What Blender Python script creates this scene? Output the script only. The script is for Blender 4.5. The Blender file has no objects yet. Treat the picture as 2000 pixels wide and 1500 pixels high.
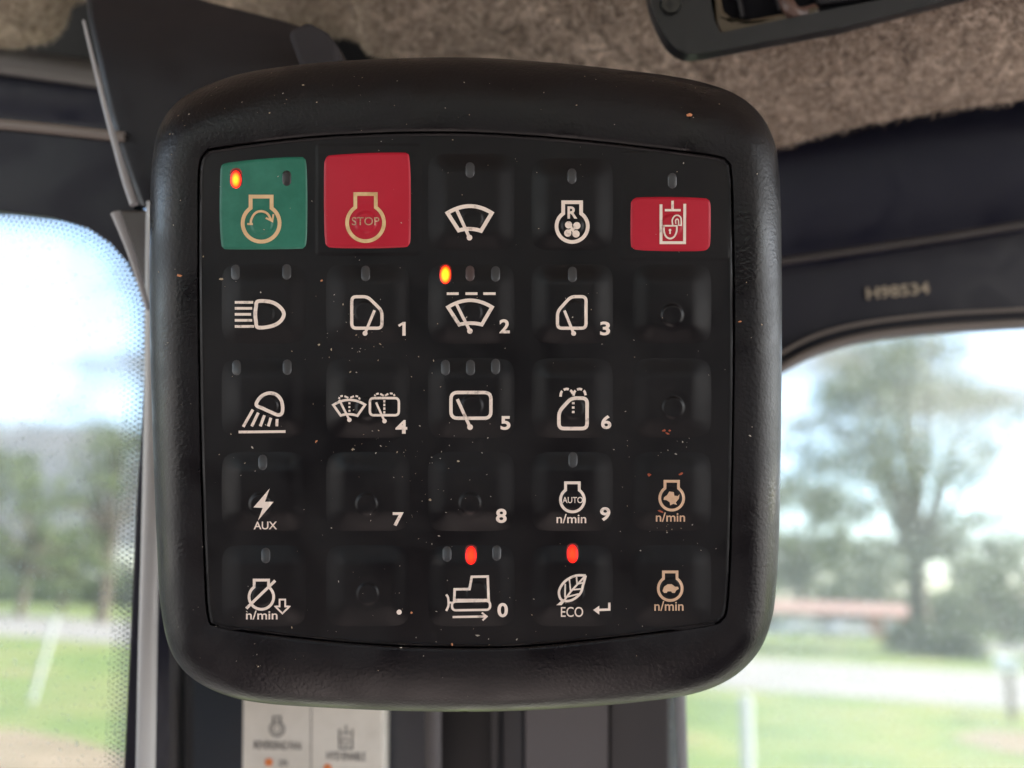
import bpy, bmesh, math, random
import numpy as np
from mathutils import Vector, Matrix
from mathutils.bvhtree import BVHTree
from mathutils.geometry import tessellate_polygon
random.seed(7); rng = np.random.RandomState(5)
R = math.radians
scene = bpy.context.scene
COL = scene.collection

# ---------------------------------------------------------------- camera
F = 1800.0                      # focal length in photograph pixels (2000 px wide)
D0 = 0.236                      # distance to the keypad face
PITCH, ROLL = math.atan(433/1800), R(1.9)
fwd = Vector((0, math.cos(PITCH), math.sin(PITCH)))
up0 = Vector((0, -math.sin(PITCH), math.cos(PITCH)))
rt0 = Vector((1, 0, 0))
rt = rt0*math.cos(ROLL) + up0*math.sin(ROLL)
up = -rt0*math.sin(ROLL) + up0*math.cos(ROLL)
CAM = Vector((0, 0, 2.0))
RM = Matrix((rt, up, -fwd)).transposed()
cd = bpy.data.cameras.new('camera'); cam = bpy.data.objects.new('camera', cd); COL.objects.link(cam)
cam.matrix_world = Matrix.Translation(CAM) @ RM.to_4x4()
cd.sensor_width = 36; cd.lens = 36*F/2000; cd.clip_start = 0.01; cd.clip_end = 2000
cd.dof.use_dof = True; cd.dof.focus_distance = D0; cd.dof.aperture_fstop = 7.7
scene.camera = cam

# ---------------------------------------------------------------- sky, sun, exposure
SUN_EL, SUN_AZ = R(46), R(84)          # azimuth clockwise from +Y: from the right
world = bpy.data.worlds.new('World'); scene.world = world; world.use_nodes = True
nt = world.node_tree; nt.nodes.clear()
out = nt.nodes.new('ShaderNodeOutputWorld'); bg = nt.nodes.new('ShaderNodeBackground')
sky = nt.nodes.new('ShaderNodeTexSky'); sky.sky_type = 'NISHITA'; sky.sun_disc = False
sky.sun_elevation = SUN_EL; sky.sun_rotation = SUN_AZ
tc = nt.nodes.new('ShaderNodeTexCoord')
mp = nt.nodes.new('ShaderNodeMapping'); mp.inputs['Scale'].default_value = (1, 1, 2.6); mp.inputs['Location'].default_value = (0.3, 0.1, 0.55)
nz = nt.nodes.new('ShaderNodeTexNoise'); nz.inputs['Scale'].default_value = 3.4; nz.inputs['Detail'].default_value = 7; nz.inputs['Roughness'].default_value = 0.52
cr = nt.nodes.new('ShaderNodeValToRGB'); cr.color_ramp.elements[0].position = 0.42; cr.color_ramp.elements[1].position = 0.54
mx = nt.nodes.new('ShaderNodeMix'); mx.data_type = 'RGBA'; mx.inputs['B'].default_value = (5.4, 5.5, 5.8, 1)
nt.links.new(tc.outputs['Generated'], mp.inputs[0]); nt.links.new(mp.outputs[0], nz.inputs['Vector'])
nt.links.new(nz.outputs['Fac'], cr.inputs[0]); nt.links.new(cr.outputs[0], mx.inputs['Factor'])
# shaded cloud undersides, heavier to the left
nz2 = nt.nodes.new('ShaderNodeTexNoise'); nz2.inputs['Scale'].default_value = 4.2; nz2.inputs['Detail'].default_value = 4; nt.links.new(mp.outputs[0], nz2.inputs['Vector'])
sx = nt.nodes.new('ShaderNodeSeparateXYZ'); nt.links.new(tc.outputs['Generated'], sx.inputs[0])
ma = nt.nodes.new('ShaderNodeMath'); ma.operation = 'MULTIPLY_ADD'; ma.inputs[1].default_value = 0.40; nt.links.new(sx.outputs['X'], ma.inputs[0]); nt.links.new(nz2.outputs['Fac'], ma.inputs[2])
cr2 = nt.nodes.new('ShaderNodeValToRGB'); cr2.color_ramp.elements[0].position = 0.30; cr2.color_ramp.elements[0].color = (.70, .76, .84, 1); cr2.color_ramp.elements[1].position = 0.62; cr2.color_ramp.elements[1].color = (1, 1, 1, 1)
mc = nt.nodes.new('ShaderNodeMix'); mc.data_type = 'RGBA'; mc.blend_type = 'MULTIPLY'; mc.inputs['Factor'].default_value = 1; mc.inputs['A'].default_value = (1.08, 1.08, 1.11, 1)
nt.links.new(ma.outputs[0], cr2.inputs[0]); nt.links.new(cr2.outputs[0], mc.inputs['B']); # unseen clouds to both sides made brighter, added to light the bezel rims and cab
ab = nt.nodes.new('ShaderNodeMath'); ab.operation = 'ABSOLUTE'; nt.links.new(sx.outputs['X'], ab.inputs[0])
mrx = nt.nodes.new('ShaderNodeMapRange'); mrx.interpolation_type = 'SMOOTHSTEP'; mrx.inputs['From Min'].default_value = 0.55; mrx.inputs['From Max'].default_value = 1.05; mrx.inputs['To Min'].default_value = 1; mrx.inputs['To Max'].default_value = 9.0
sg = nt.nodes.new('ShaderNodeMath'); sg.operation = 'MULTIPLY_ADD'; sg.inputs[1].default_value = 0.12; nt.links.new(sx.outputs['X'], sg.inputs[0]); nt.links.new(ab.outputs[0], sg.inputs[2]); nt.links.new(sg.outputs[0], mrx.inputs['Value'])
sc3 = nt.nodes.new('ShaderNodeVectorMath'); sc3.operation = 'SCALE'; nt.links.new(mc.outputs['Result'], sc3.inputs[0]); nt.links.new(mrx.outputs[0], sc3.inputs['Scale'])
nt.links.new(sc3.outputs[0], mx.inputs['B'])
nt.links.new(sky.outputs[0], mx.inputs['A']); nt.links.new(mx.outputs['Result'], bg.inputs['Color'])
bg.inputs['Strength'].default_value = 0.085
nt.links.new(bg.outputs[0], out.inputs[0])
sl = bpy.data.lights.new('sun', 'SUN'); sl.energy = 2.8; sl.angle = R(0.6); sl.color = (1, 0.95, 0.87)
so = bpy.data.objects.new('sun', sl); COL.objects.link(so)
sdir = Vector((math.sin(SUN_AZ)*math.cos(SUN_EL), math.cos(SUN_AZ)*math.cos(SUN_EL), math.sin(SUN_EL)))
so.rotation_euler = sdir.to_track_quat('Z', 'Y').to_euler(); so.location = (0, 0, 30)
vs = scene.view_settings; vs.view_transform = 'Standard'; vs.look = 'None'; vs.gamma = 1; vs.use_curve_mapping = False
vs.exposure = 3.15

# ---------------------------------------------------------------- helpers
def W(px, py, d):
    return CAM + rt*((px-1000)/F*d) + up*((750-py)/F*d) + fwd*d
def G(px, py, z=0.0):
    v = rt*((px-1000)/F) + up*((750-py)/F) + fwd
    return CAM + v*((z-CAM.z)/v.z)
def tag(o, label=None, cat=None, group=None, kind=None):
    if label: o['label'] = label
    if cat: o['category'] = cat
    if group: o['group'] = group
    if kind: o['kind'] = kind
    return o
def empty(name, loc, rot=None):
    o = bpy.data.objects.new(name, None); COL.objects.link(o); o.empty_display_size = 0.02
    M = Matrix.Translation(loc)
    if rot is not None: M = M @ rot.to_4x4()
    o.matrix_world = M; return o
def link(name, me, mat, parent=None, smooth=True, local=False):
    """me in world coordinates unless local"""
    me.name = name
    o = bpy.data.objects.new(name, me); COL.objects.link(o)
    if mat: me.materials.append(mat)
    if smooth:
        me.shade_smooth()
        try: me.set_sharp_from_angle(angle=R(40))
        except Exception: pass
    if parent:
        if not local:
            pm = parent.matrix_world.copy(); q = parent
            M = ABS[parent.name]
            me.transform(M.inverted())
        o.parent = parent; ABS[o.name] = ABS[parent.name]
    else: ABS[o.name] = Matrix.Identity(4)
    return o
ABS = {}
def E(name, loc, rot=None):
    o = empty(name, loc, rot); M = Matrix.Translation(loc)
    if rot is not None: M = M @ rot.to_4x4()
    ABS[o.name] = M; return o
def meshof(v, f):
    me = bpy.data.meshes.new('m'); me.from_pydata([tuple(p) for p in v], [], f); me.update(); return me
def bm_mesh(bm):
    bmesh.ops.recalc_face_normals(bm, faces=bm.faces)
    me = bpy.data.meshes.new('m'); bm.to_mesh(me); bm.free(); return me
def bevel(o, w, seg=3):
    m = o.modifiers.new('bevel', 'BEVEL'); m.width = w; m.segments = seg; m.limit_method = 'ANGLE'; m.angle_limit = R(35)
    try: m.harden_normals = False
    except Exception: pass
def prism(name, poly, d, th, mat, parent=None, bev=0.0):
    """outline traced at distance d (or per point), given real thickness along the line of sight axis"""
    bm = bmesh.new(); N = len(poly)
    pts = [W(p[0], p[1], p[2] if len(p) > 2 else d) for p in poly]
    A = [bm.verts.new(p) for p in pts]; B = [bm.verts.new(p+fwd*th) for p in pts]
    for tri in tessellate_polygon([[Vector((p[0], p[1], 0)) for p in poly]]):
        bm.faces.new([A[i] for i in tri]); bm.faces.new([B[i] for i in tri][::-1])
    for i in range(N): bm.faces.new([A[i], B[i], B[(i+1) % N], A[(i+1) % N]])
    o = link(name, bm_mesh(bm), mat, parent)
    if bev: bevel(o, bev)
    return o
def smooth_path(pts, n=8, closed=False):
    pts = [np.array(p, float) for p in pts]; N = len(pts); res = []
    rngN = N if closed else N-1
    for i in range(rngN):
        if closed: p0, p1, p2, p3 = pts[i-1], pts[i], pts[(i+1) % N], pts[(i+2) % N]
        else: p0, p1, p2, p3 = pts[max(i-1, 0)], pts[i], pts[i+1], pts[min(i+2, N-1)]
        for k in range(n):
            t = k/n
            res.append(0.5*((2*p1)+(-p0+p2)*t+(2*p0-5*p1+4*p2-p3)*t*t+(-p0+3*p1-3*p2+p3)*t**3))
    if not closed: res.append(pts[-1])
    return res
def sweep(name, path, prof, mat, parent=None, cap=True, scale=None, toward=None):
    """path: world points; prof: closed outline (across, toward camera)"""
    P = [Vector(p) for p in path]; v = []; f = []; n = len(prof)
    for i, p in enumerate(P):
        t = (P[min(i+1, len(P)-1)]-P[max(i-1, 0)]).normalized()
        c = (toward if toward else (CAM-p)).copy(); c = (c - t*c.dot(t)).normalized(); b = t.cross(c)
        s = scale[i] if scale else 1
        for a, q in prof: v.append(p + b*a*s + c*q*s)
    for i in range(len(P)-1):
        for k in range(n):
            f.append([i*n+k, i*n+(k+1) % n, (i+1)*n+(k+1) % n, (i+1)*n+k])
    if cap: f.append(list(range(n))[::-1]); f.append([(len(P)-1)*n+k for k in range(n)])
    bm = bmesh.new(); me = meshof(v, f); bm.from_mesh(me)
    return link(name, bm_mesh(bm), mat, parent)
def ell(a, b, n=20): return [(a*math.cos(2*math.pi*k/n), b*math.sin(2*math.pi*k/n)) for k in range(n)]
def ppath(pts, sm=8): return [W(*p) for p in smooth_path(pts, sm)]
def box(bm, c, s, rz=0):
    M = Matrix.Translation(c) @ Matrix.Rotation(rz, 4, 'Z') @ Matrix.Diagonal((s[0], s[1], s[2], 1))
    bmesh.ops.create_cube(bm, size=1, matrix=M)

# ---------------------------------------------------------------- materials
MATS = {}
def mat(name, col, rough=0.5, metal=0, spec=0.5, bump=None, var=None, emit=None, sheen=0, coat=0):
    """bump=(scale, strength, distance[, kind])  var=(scale, colour2, lo, hi)"""
    if name in MATS: return MATS[name]
    m = bpy.data.materials.new(name); m.use_nodes = True; t = m.node_tree; b = t.nodes['Principled BSDF']
    c4 = (*col, 1); b.inputs['Base Color'].default_value = c4
    b.inputs['Roughness'].default_value = rough; b.inputs['Metallic'].default_value = metal
    b.inputs['Specular IOR Level'].default_value = spec
    b.inputs['Sheen Weight'].default_value = sheen; b.inputs['Coat Weight'].default_value = coat
    tc = t.nodes.new('ShaderNodeTexCoord')
    if var:
        n = t.nodes.new('ShaderNodeTexNoise'); n.inputs['Scale'].default_value = var[0]; n.inputs['Detail'].default_value = 6; n.inputs['Roughness'].default_value = 0.65
        r = t.nodes.new('ShaderNodeMapRange'); r.inputs['From Min'].default_value = var[2]; r.inputs['From Max'].default_value = var[3]
        x = t.nodes.new('ShaderNodeMix'); x.data_type = 'RGBA'; x.inputs['A'].default_value = c4; x.inputs['B'].default_value = (*var[1], 1)
        t.links.new(tc.outputs['Object'], n.inputs['Vector']); t.links.new(n.outputs['Fac'], r.inputs['Value'])
        t.links.new(r.outputs[0], x.inputs['Factor']); t.links.new(x.outputs['Result'], b.inputs['Base Color'])
    if bump:
        bp = t.nodes.new('ShaderNodeBump'); bp.inputs['Strength'].default_value = bump[1]; bp.inputs['Distance'].default_value = bump[2]
        if len(bump) > 3 and bump[3] == 'leather':
            v = t.nodes.new('ShaderNodeTexVoronoi'); v.inputs['Scale'].default_value = bump[0]; v.feature = 'SMOOTH_F1'
            n = t.nodes.new('ShaderNodeTexNoise'); n.inputs['Scale'].default_value = bump[0]*0.8; n.inputs['Detail'].default_value = 3
            a = t.nodes.new('ShaderNodeMix'); a.data_type = 'RGBA'; a.inputs['Factor'].default_value = 0.5
            wv = t.nodes.new('ShaderNodeVectorMath'); wv.operation = 'MULTIPLY_ADD'; wv.inputs[1].default_value = (0.0012,)*3
            t.links.new(n.outputs['Color'], wv.inputs[0]); t.links.new(tc.outputs['Object'], wv.inputs[2]); t.links.new(tc.outputs['Object'], n.inputs['Vector'])
            t.links.new(wv.outputs[0], v.inputs['Vector'])
            t.links.new(v.outputs['Distance'], a.inputs['A']); t.links.new(n.outputs['Fac'], a.inputs['B']); t.links.new(a.outputs['Result'], bp.inputs['Height'])
        else:
            n = t.nodes.new('ShaderNodeTexNoise'); n.inputs['Scale'].default_value = bump[0]; n.inputs['Detail'].default_value = 4
            t.links.new(tc.outputs['Object'], n.inputs['Vector']); t.links.new(n.outputs['Fac'], bp.inputs['Height'])
        t.links.new(bp.outputs[0], b.inputs['Normal'])
    if name in ('bezel_plastic', 'keypad_rubber', 'green_rubber', 'red_rubber', 'window_frame_paint', 'rail_navy', 'trim_plastic'):
        n = t.nodes.new('ShaderNodeTexNoise'); n.inputs['Scale'].default_value = 42; n.inputs['Detail'].default_value = 5; n.inputs['Distortion'].default_value = 0.8
        r = t.nodes.new('ShaderNodeMapRange'); r.inputs['From Min'].default_value = 0.35; r.inputs['From Max'].default_value = 0.65; r.inputs['To Min'].default_value = rough-0.11; r.inputs['To Max'].default_value = rough+0.12
        t.links.new(tc.outputs['Object'], n.inputs['Vector']); t.links.new(n.outputs['Fac'], r.inputs['Value']); t.links.new(r.outputs[0], b.inputs['Roughness'])
    if emit:
        b.inputs['Emission Color'].default_value = (*emit[0], 1); b.inputs['Emission Strength'].default_value = emit[1]
    MATS[name] = m; return m
m_bezel = mat('bezel_plastic', (0.0044, 0.0031, 0.0042), 0.37, spec=0.34, bump=(1150, 0.55, 0.00022, 'leather'), var=(60, (0.0075, 0.0056, 0.0062), 0.45, 0.75))
m_pad = mat('keypad_rubber', (0.0032, 0.0023, 0.0032), 0.44, spec=0.27, bump=(2600, 0.12, 0.00006), var=(35, (0.0074, 0.0060, 0.0064), 0.42, 0.72))
m_green = mat('green_rubber', (0.010, 0.125, 0.078), 0.42, spec=0.45, bump=(3000, 0.10, 0.00005), var=(55, (0.030, 0.185, 0.125), 0.45, 0.72))
m_red = mat('red_rubber', (0.40, 0.0030, 0.019), 0.5, spec=0.4, bump=(3000, 0.10, 0.00005), var=(50, (0.44, 0.006, 0.026), 0.4, 0.8))
m_print = mat('cream_print', (0.80, 0.67, 0.58), 0.6, var=(420, (0.30, 0.235, 0.20), 0.56, 0.74))
m_tan = mat('tan_print', (0.68, 0.45, 0.24), 0.6, var=(260, (0.58, 0.36, 0.18), 0.4, 0.8))
m_worn = mat('worn_print', (0.50, 0.30, 0.18), 0.6, var=(500, (0.16, 0.04, 0.03), 0.46, 0.66))
m_yel = mat('yellowed_print', (0.70, 0.50, 0.25), 0.6, var=(300, (0.50, 0.30, 0.12), 0.42, 0.72))
m_brown = mat('rubbed_print', (0.66, 0.43, 0.28), 0.6, var=(300, (0.50, 0.31, 0.19), 0.4, 0.8))
m_off = mat('indicator_off', (0.040, 0.040, 0.042), 0.35)
m_offr = mat('indicator_off_reddish', (0.065, 0.042, 0.040), 0.35)
m_offd = mat('indicator_off_dark', (0.018, 0.016, 0.017), 0.35)
def led(name, core, rim, s, off=0.46, rad=0.36):
    m = bpy.data.materials.new(name); m.use_nodes = True; t = m.node_tree; b = t.nodes['Principled BSDF']
    b.inputs['Base Color'].default_value = (0.03, 0.008, 0.006, 1); b.inputs['Roughness'].default_value = 0.4
    tc = t.nodes.new('ShaderNodeTexCoord'); g = t.nodes.new('ShaderNodeMapping'); g.vector_type = 'POINT'
    g.inputs['Location'].default_value = (-0.5, -0.42, -0.5)
    ln = t.nodes.new('ShaderNodeVectorMath'); ln.operation = 'LENGTH'
    sub = t.nodes.new('ShaderNodeVectorMath'); sub.operation = 'MULTIPLY'; sub.inputs[1].default_value = (1, 1, 0)
    r = t.nodes.new('ShaderNodeValToRGB'); r.color_ramp.elements[0].color = (*core, 1); r.color_ramp.elements[0].position = 0.1
    r.color_ramp.elements[1].color = (*rim, 1)
    k_ = r.color_ramp.elements.new(0.40); k_.color = (rim[0], rim[1]*.6, rim[2]*.5, 1); k_ = r.color_ramp.elements.new(0.425); k_.color = (0.05, 0.0004, 0.0004, 1); k_ = r.color_ramp.elements.new(0.50); k_.color = (0.002, 0, 0, 1)  # outer stops paint the glow halo into the flange round a lit lens
    g.inputs['Location'].default_value = (-0.5, -off, -0.5)
    r.color_ramp.elements[1].position = min(rad, 0.36)
    t.links.new(tc.outputs['Generated'], g.inputs[0]); t.links.new(g.outputs[0], sub.inputs[0]); t.links.new(sub.outputs[0], ln.inputs[0])
    t.links.new(ln.outputs['Value'], r.inputs[0]); t.links.new(r.outputs[0], b.inputs['Emission Color'])
    b.inputs['Emission Strength'].default_value = s; MATS[name] = m; return m
m_ledo = led('indicator_lit_orange', (1.0, 0.16, 0.002), (1.0, 0.014, 0.003), 0.75, 0.42, 0.34)
m_ledy = led('indicator_lit_amber', (1.0, 0.22, 0.003), (1.0, 0.03, 0.001), 0.85)
m_ledr = led('indicator_lit_red', (1.0, 0.016, 0.001), (1.0, 0.006, 0.001), 0.5)
m_trim = mat('trim_plastic', (0.0115, 0.0103, 0.0132), 0.42, spec=0.35, bump=(500, 0.2, 0.0002))
m_trimb = mat('trim_brown', (0.06, 0.05, 0.044), 0.55)
m_glint = mat('trim_glint_grey', (0.34, 0.33, 0.34), 0.35)
m_rail = mat('rail_navy', (0.0055, 0.0062, 0.0165), 0.5, spec=0.3, bump=(700, 0.2, 0.0002))
m_railhi = mat('rail_highlight_grey', (0.085, 0.075, 0.07), 0.5)
m_frame = mat('window_frame_paint', (0.0075, 0.0070, 0.0150), 0.45, spec=0.3, bump=(700, 0.15, 0.0002))
m_seal = mat('window_seal_rubber', (0.16, 0.135, 0.12), 0.5)
m_black = mat('black_plastic', (0.008, 0.008, 0.010), 0.5)
m_slate = mat('slate_paint', (0.016, 0.021, 0.031), 0.35, var=(14, (0.028, 0.033, 0.042), 0.4, 0.7))
m_warm = mat('warm_grey_paint', (0.085, 0.075, 0.076), 0.5)
m_warmd = mat('dark_warm_grey_paint', (0.038, 0.034, 0.035), 0.5)
m_metal = mat('pale_metal', (0.42, 0.41, 0.40), 0.3)
m_paper = mat('label_paper', (0.72, 0.67, 0.59), 0.55, var=(70, (0.62, 0.57, 0.49), 0.4, 0.8))
m_ink = mat('label_ink', (0.13, 0.12, 0.115), 0.6)
m_inko = mat('label_ink_orange', (0.75, 0.22, 0.06), 0.6)
m_stencil = mat('stencil_paint', (0.28, 0.23, 0.17), 0.6)
m_amberlens = mat('lens_plastic', (0.065, 0.048, 0.030), 0.25)
m_lump = mat('brown_plastic', (0.09, 0.05, 0.04), 0.4)

# ================================================================ THE CAB
cab = E('machine_cab', W(1000, 750, 0.45))
tag(cab, 'dark interior of a machine cab with felt headliner, posts and two windows around the keypad', 'vehicle cab')

# --- felt headliner: front fascia bending up and back over the camera
edge = [(-260, 20, .40), (-40, 85, .40), (60, 88, .40), (118, 60, .40), (150, 2, .405), (245, 21, .40), (350, 36, .40), (525, 64, .40), (640, 68, .40), (700, 80, .395), (742, 112, .39),
        (900, 150, .39), (1150, 210, .385), (1400, 290, .38), (1510, 286, .375), (1600, 263, .37), (1700, 241, .365), (1840, 216, .36), (2000, 194, .355), (2300, 150, .34), (2600, 100, .33)]
ep = smooth_path(edge, 14)
fv = []; ff = []; NR = 26
ncol = len(ep)
topz = 2.305
for i, p in enumerate(ep):
    base = W(p[0], p[1], p[2])
    q = W(p[0], -120, p[2]*0.86)
    for j in range(NR):
        t = j/(NR-1)
        if t < 0.55:
            s = t/0.55; c = base.lerp(q, s) - fwd*0.010*math.sin(math.pi*s)
        else:
            s = (t-0.55)/0.45
            c = Vector((q.x*(1+0.8*s), q.y - 1.75*s**1.6, q.z + (topz-q.z)*min(1, s*3.2)))
        fv.append(c)
    # underside lip rolled away from the camera
for i in range(ncol-1):
    for j in range(NR-1):
        a = i*NR+j; ff.append([a, a+1, a+NR+1, a+NR])
n0 = len(fv)
for i, p in enumerate(ep):
    fv.append(W(p[0], p[1]-2, p[2]+0.012))
for i in range(ncol-1): ff.append([i*NR, (i+1)*NR, n0+i+1, n0+i])
m_felt = mat('felt', (0.185, 0.135, 0.092), 0.95, spec=0.1, sheen=0.3)
t = m_felt.node_tree; b = t.nodes['Principled BSDF']
tcn = t.nodes.new('ShaderNodeTexCoord')
n1 = t.nodes.new('ShaderNodeTexNoise'); n1.inputs['Scale'].default_value = 135; n1.inputs['Detail'].default_value = 8; n1.inputs['Roughness'].default_value = 0.75; n1.inputs['Distortion'].default_value = 1.2
n2 = t.nodes.new('ShaderNodeTexNoise'); n2.inputs['Scale'].default_value = 38; n2.inputs['Detail'].default_value = 4
r1 = t.nodes.new('ShaderNodeValToRGB'); e = r1.color_ramp.elements
e[0].position = 0.36; e[0].color = (0.13, 0.095, 0.075, 1); e[1].position = 0.62; e[1].color = (0.78, 0.64, 0.53, 1)
k = e.new(0.5); k.color = (0.40, 0.31, 0.245, 1)
mx1 = t.nodes.new('ShaderNodeMix'); mx1.data_type = 'RGBA'; mx1.blend_type = 'MULTIPLY'; mx1.inputs['Factor'].default_value = 0.8
r2 = t.nodes.new('ShaderNodeValToRGB'); e2 = r2.color_ramp.elements; e2[0].position = 0.3; e2[0].color = (0.52, 0.49, 0.47, 1); e2[1].position = 0.68; e2[1].color = (1.3, 1.28, 1.26, 1)
for a_ in (n1, n2): t.links.new(tcn.outputs['Object'], a_.inputs['Vector'])
t.links.new(n1.outputs['Fac'], r1.inputs[0]); t.links.new(n2.outputs['Fac'], r2.inputs[0])
t.links.new(r1.outputs[0], mx1.inputs['A']); t.links.new(r2.outputs[0], mx1.inputs['B']); t.links.new(mx1.outputs['Result'], b.inputs['Base Color'])
bp = t.nodes.new('ShaderNodeBump'); bp.inputs['Strength'].default_value = 0.9; bp.inputs['Distance'].default_value = 0.002
t.links.new(n1.outputs['Fac'], bp.inputs['Height']); t.links.new(bp.outputs[0], b.inputs['Normal'])
# short loose fibres standing on the visible fascia
m_fib = mat('felt_fibre', (0.20, 0.15, 0.105), 0.9, spec=0.1)
t = m_fib.node_tree; b = t.nodes['Principled BSDF']
gi = t.nodes.new('ShaderNodeNewGeometry'); rr = t.nodes.new('ShaderNodeValToRGB'); e = rr.color_ramp.elements
e[0].color = (0.09, 0.065, 0.05, 1); e[1].color = (0.80, 0.68, 0.58, 1); k = e.new(0.55); k.color = (0.36, 0.28, 0.22, 1)
t.links.new(gi.outputs['Random Per Island'], rr.inputs[0]); t.links.new(rr.outputs[0], b.inputs['Base Color'])
nbase = len(ff); JV = int(NR*0.62)
vis = [i for i in range(ncol-1) if -60 < ep[i][0] < 2080]
for k in range(46000):
    i = random.choice(vis); j = random.random()**1.2*JV; j0 = int(j); a = i*NR+j0; u = random.random(); w = j-j0
    P00, P01, P10, P11 = fv[a], fv[a+1], fv[a+NR], fv[a+NR+1]
    p = P00.lerp(P10, u).lerp(P01.lerp(P11, u), w)
    d1 = (P10-P00).normalized(); d2 = (P01-P00).normalized(); nn = d1.cross(d2); nn = nn if nn.dot(CAM-p) > 0 else -nn
    th = random.uniform(0, 2*math.pi); dr = d1*math.cos(th)+d2*math.sin(th)
    L = random.uniform(0.0018, 0.0055); wd = random.uniform(0.00006, 0.00013)
    side = dr.cross(nn).normalized()*wd
    p0 = p - nn*0.0002; p1 = p + dr*L*0.5 + nn*random.uniform(0.0004, 0.0016) + side*random.uniform(-4, 4); p2 = p + dr*L + nn*random.uniform(-0.0003, 0.0014) + side*random.uniform(-9, 9)
    q = len(fv); fv += [p0-side, p0+side, p1+side, p1-side, p2+side*.3]
    ff += [[q, q+1, q+2, q+3], [q+3, q+2, q+4]]
me = meshof(fv, ff)
hl = link('headliner', me, m_felt, cab); me.materials.append(m_fib)
mi = np.zeros(len(me.polygons), dtype=np.int32); mi[nbase:] = 1; me.polygons.foreach_set('material_index', mi); me.update()

prism('roof_panel', [(-700, -500), (2800, -500), (2800, 300), (2000, 330), (1400, 430), (700, 430), (330, 330), (250, 120), (-700, 90)], .47, .02, m_black, cab)
# --- the closed lower half, rear wall and posts of the cab round the driver
def wbox(name, boxes, m):
    bm = bmesh.new()
    for c_, s__ in boxes: box(bm, c_, s__)
    return link(name, bm_mesh(bm), m, cab, smooth=False)
m_cin = mat('cab_interior_grey', (0.045, 0.040, 0.042), 0.7)
wbox('cab_floor', [((0, -.30, .90), (1.9, 2.1, .04))], mat('floor_mat_beige', (0.30, 0.26, 0.258), 0.8))
wbox('side_wall', [((-.95, -.30, 1.26), (.04, 2.1, .68))], m_cin)
wbox('side_wall', [((.95, -.30, 1.26), (.04, 2.1, .68))], m_cin)
wbox('rear_wall', [((0, -1.36, 1.50), (1.9, .04, 1.18))], m_cin)
wbox('roof', [((0, -.36, 2.38), (2.06, 2.3, .05))], m_cin)
wbox('front_wall', [((0, .72, 1.16), (1.9, .04, .50))], m_cin)
# --- upper left: rails, trim plate, windscreen frame
sweep('roof_rail', ppath([(-200, 95, .43), (0, 118, .43), (215, 148, .43)]), ell(.0062, .006), m_railhi, cab)  # highlight on the rail's upper side, put in as a separate paler tube
sweep('roof_rail', ppath([(-200, 168, .445), (0, 186, .445), (240, 208, .445)]), ell(.0150, .012), m_rail, cab)
prism('windscreen_frame', [(-300, 228), (0, 238), (120, 247), (245, 262), (262, 400), (272, 420), (300, 560), (310, 640), (290, 640), (281, 600), (270, 560), (247, 512), (215, 475), (170, 444), (100, 423), (0, 411), (-120, 405), (-300, 402)], .306, .009, m_frame, cab, .0015)
sweep('windscreen_frame_lip', ppath([(-200, 238, .305), (0, 243, .305), (245, 268, .305)]), ell(.0018, .0018, 12), m_seal, cab)
prism('windscreen_frame', [(283, 600), (281, 700), (273, 850), (263, 1000), (252, 1250), (240, 1500), (232, 1700), (300, 1700), (305, 1500), (308, 1000), (312, 600)], .303, .012, m_frame, cab, .001)
tv = [(158, -60, 0.318), (165, 20, 0.313), (186, 120, 0.310), (208, 215, 0.307), (228, 290, 0.305), (243, 335, 0.303), (267, 404, 0.301), (310, 405, 0.298), (420, 420, 0.298), (700, 300, 0.293), (700, 150, 0.298), (668, 118, 0.303), (662, 92, 0.305), (640, 66, 0.309), (560, 40, 0.313), (400, 0, 0.318), (300, -60, 0.323)]
prism('post_trim', tv, 0.303, .02, m_trim, cab, .0025)
sweep('post_trim_glint', ppath([(163, 40, 0.303), (206, 212, 0.298), (240, 332, 0.295), (262, 400, 0.293)]), ell(.0012, .0012, 12), m_glint, cab, scale=[.35+.75*min(1, i/18) for i in range(25)])  # window light along the trim's rounded edge, put in as a pale strip
prism('post_trim_lower', [(216, 410, 0.301), (268, 410, 0.301), (330, 408, 0.298), (330, 700, 0.298), (300, 640, 0.298), (288, 600, 0.299), (250, 500, 0.300)], 0.299, .012, m_trimb, cab, .001)
sweep('post_trim_glint', ppath([(226, 415, 0.293), (258, 500, 0.293), (290, 606, 0.293)]), ell(.0016, .0012, 12), m_glint, cab, scale=[1.0-.55*i/16 for i in range(17)])  # edge light of the lower trim, likewise a pale strip
prism('bracket_tab', [(600, 40), (640, 62), (660, 92), (664, 130), (590, 140), (560, 60)], 0.291, .01, mat('tab_grey', (0.034, 0.030, 0.033), 0.8, spec=0.2), cab, .002)
# pale strip beside the keypad
sweep('window_strip', ppath([(303, 395, .298), (301, 500, .298), (299, 800, .297), (294, 1050, .297), (289, 1250, .297), (284, 1520, .297), (280, 1700, .297)]), ell(.0031, .0026, 20), m_metal, cab,
      scale=[.85+.15*i/48 for i in range(49)])

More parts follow.
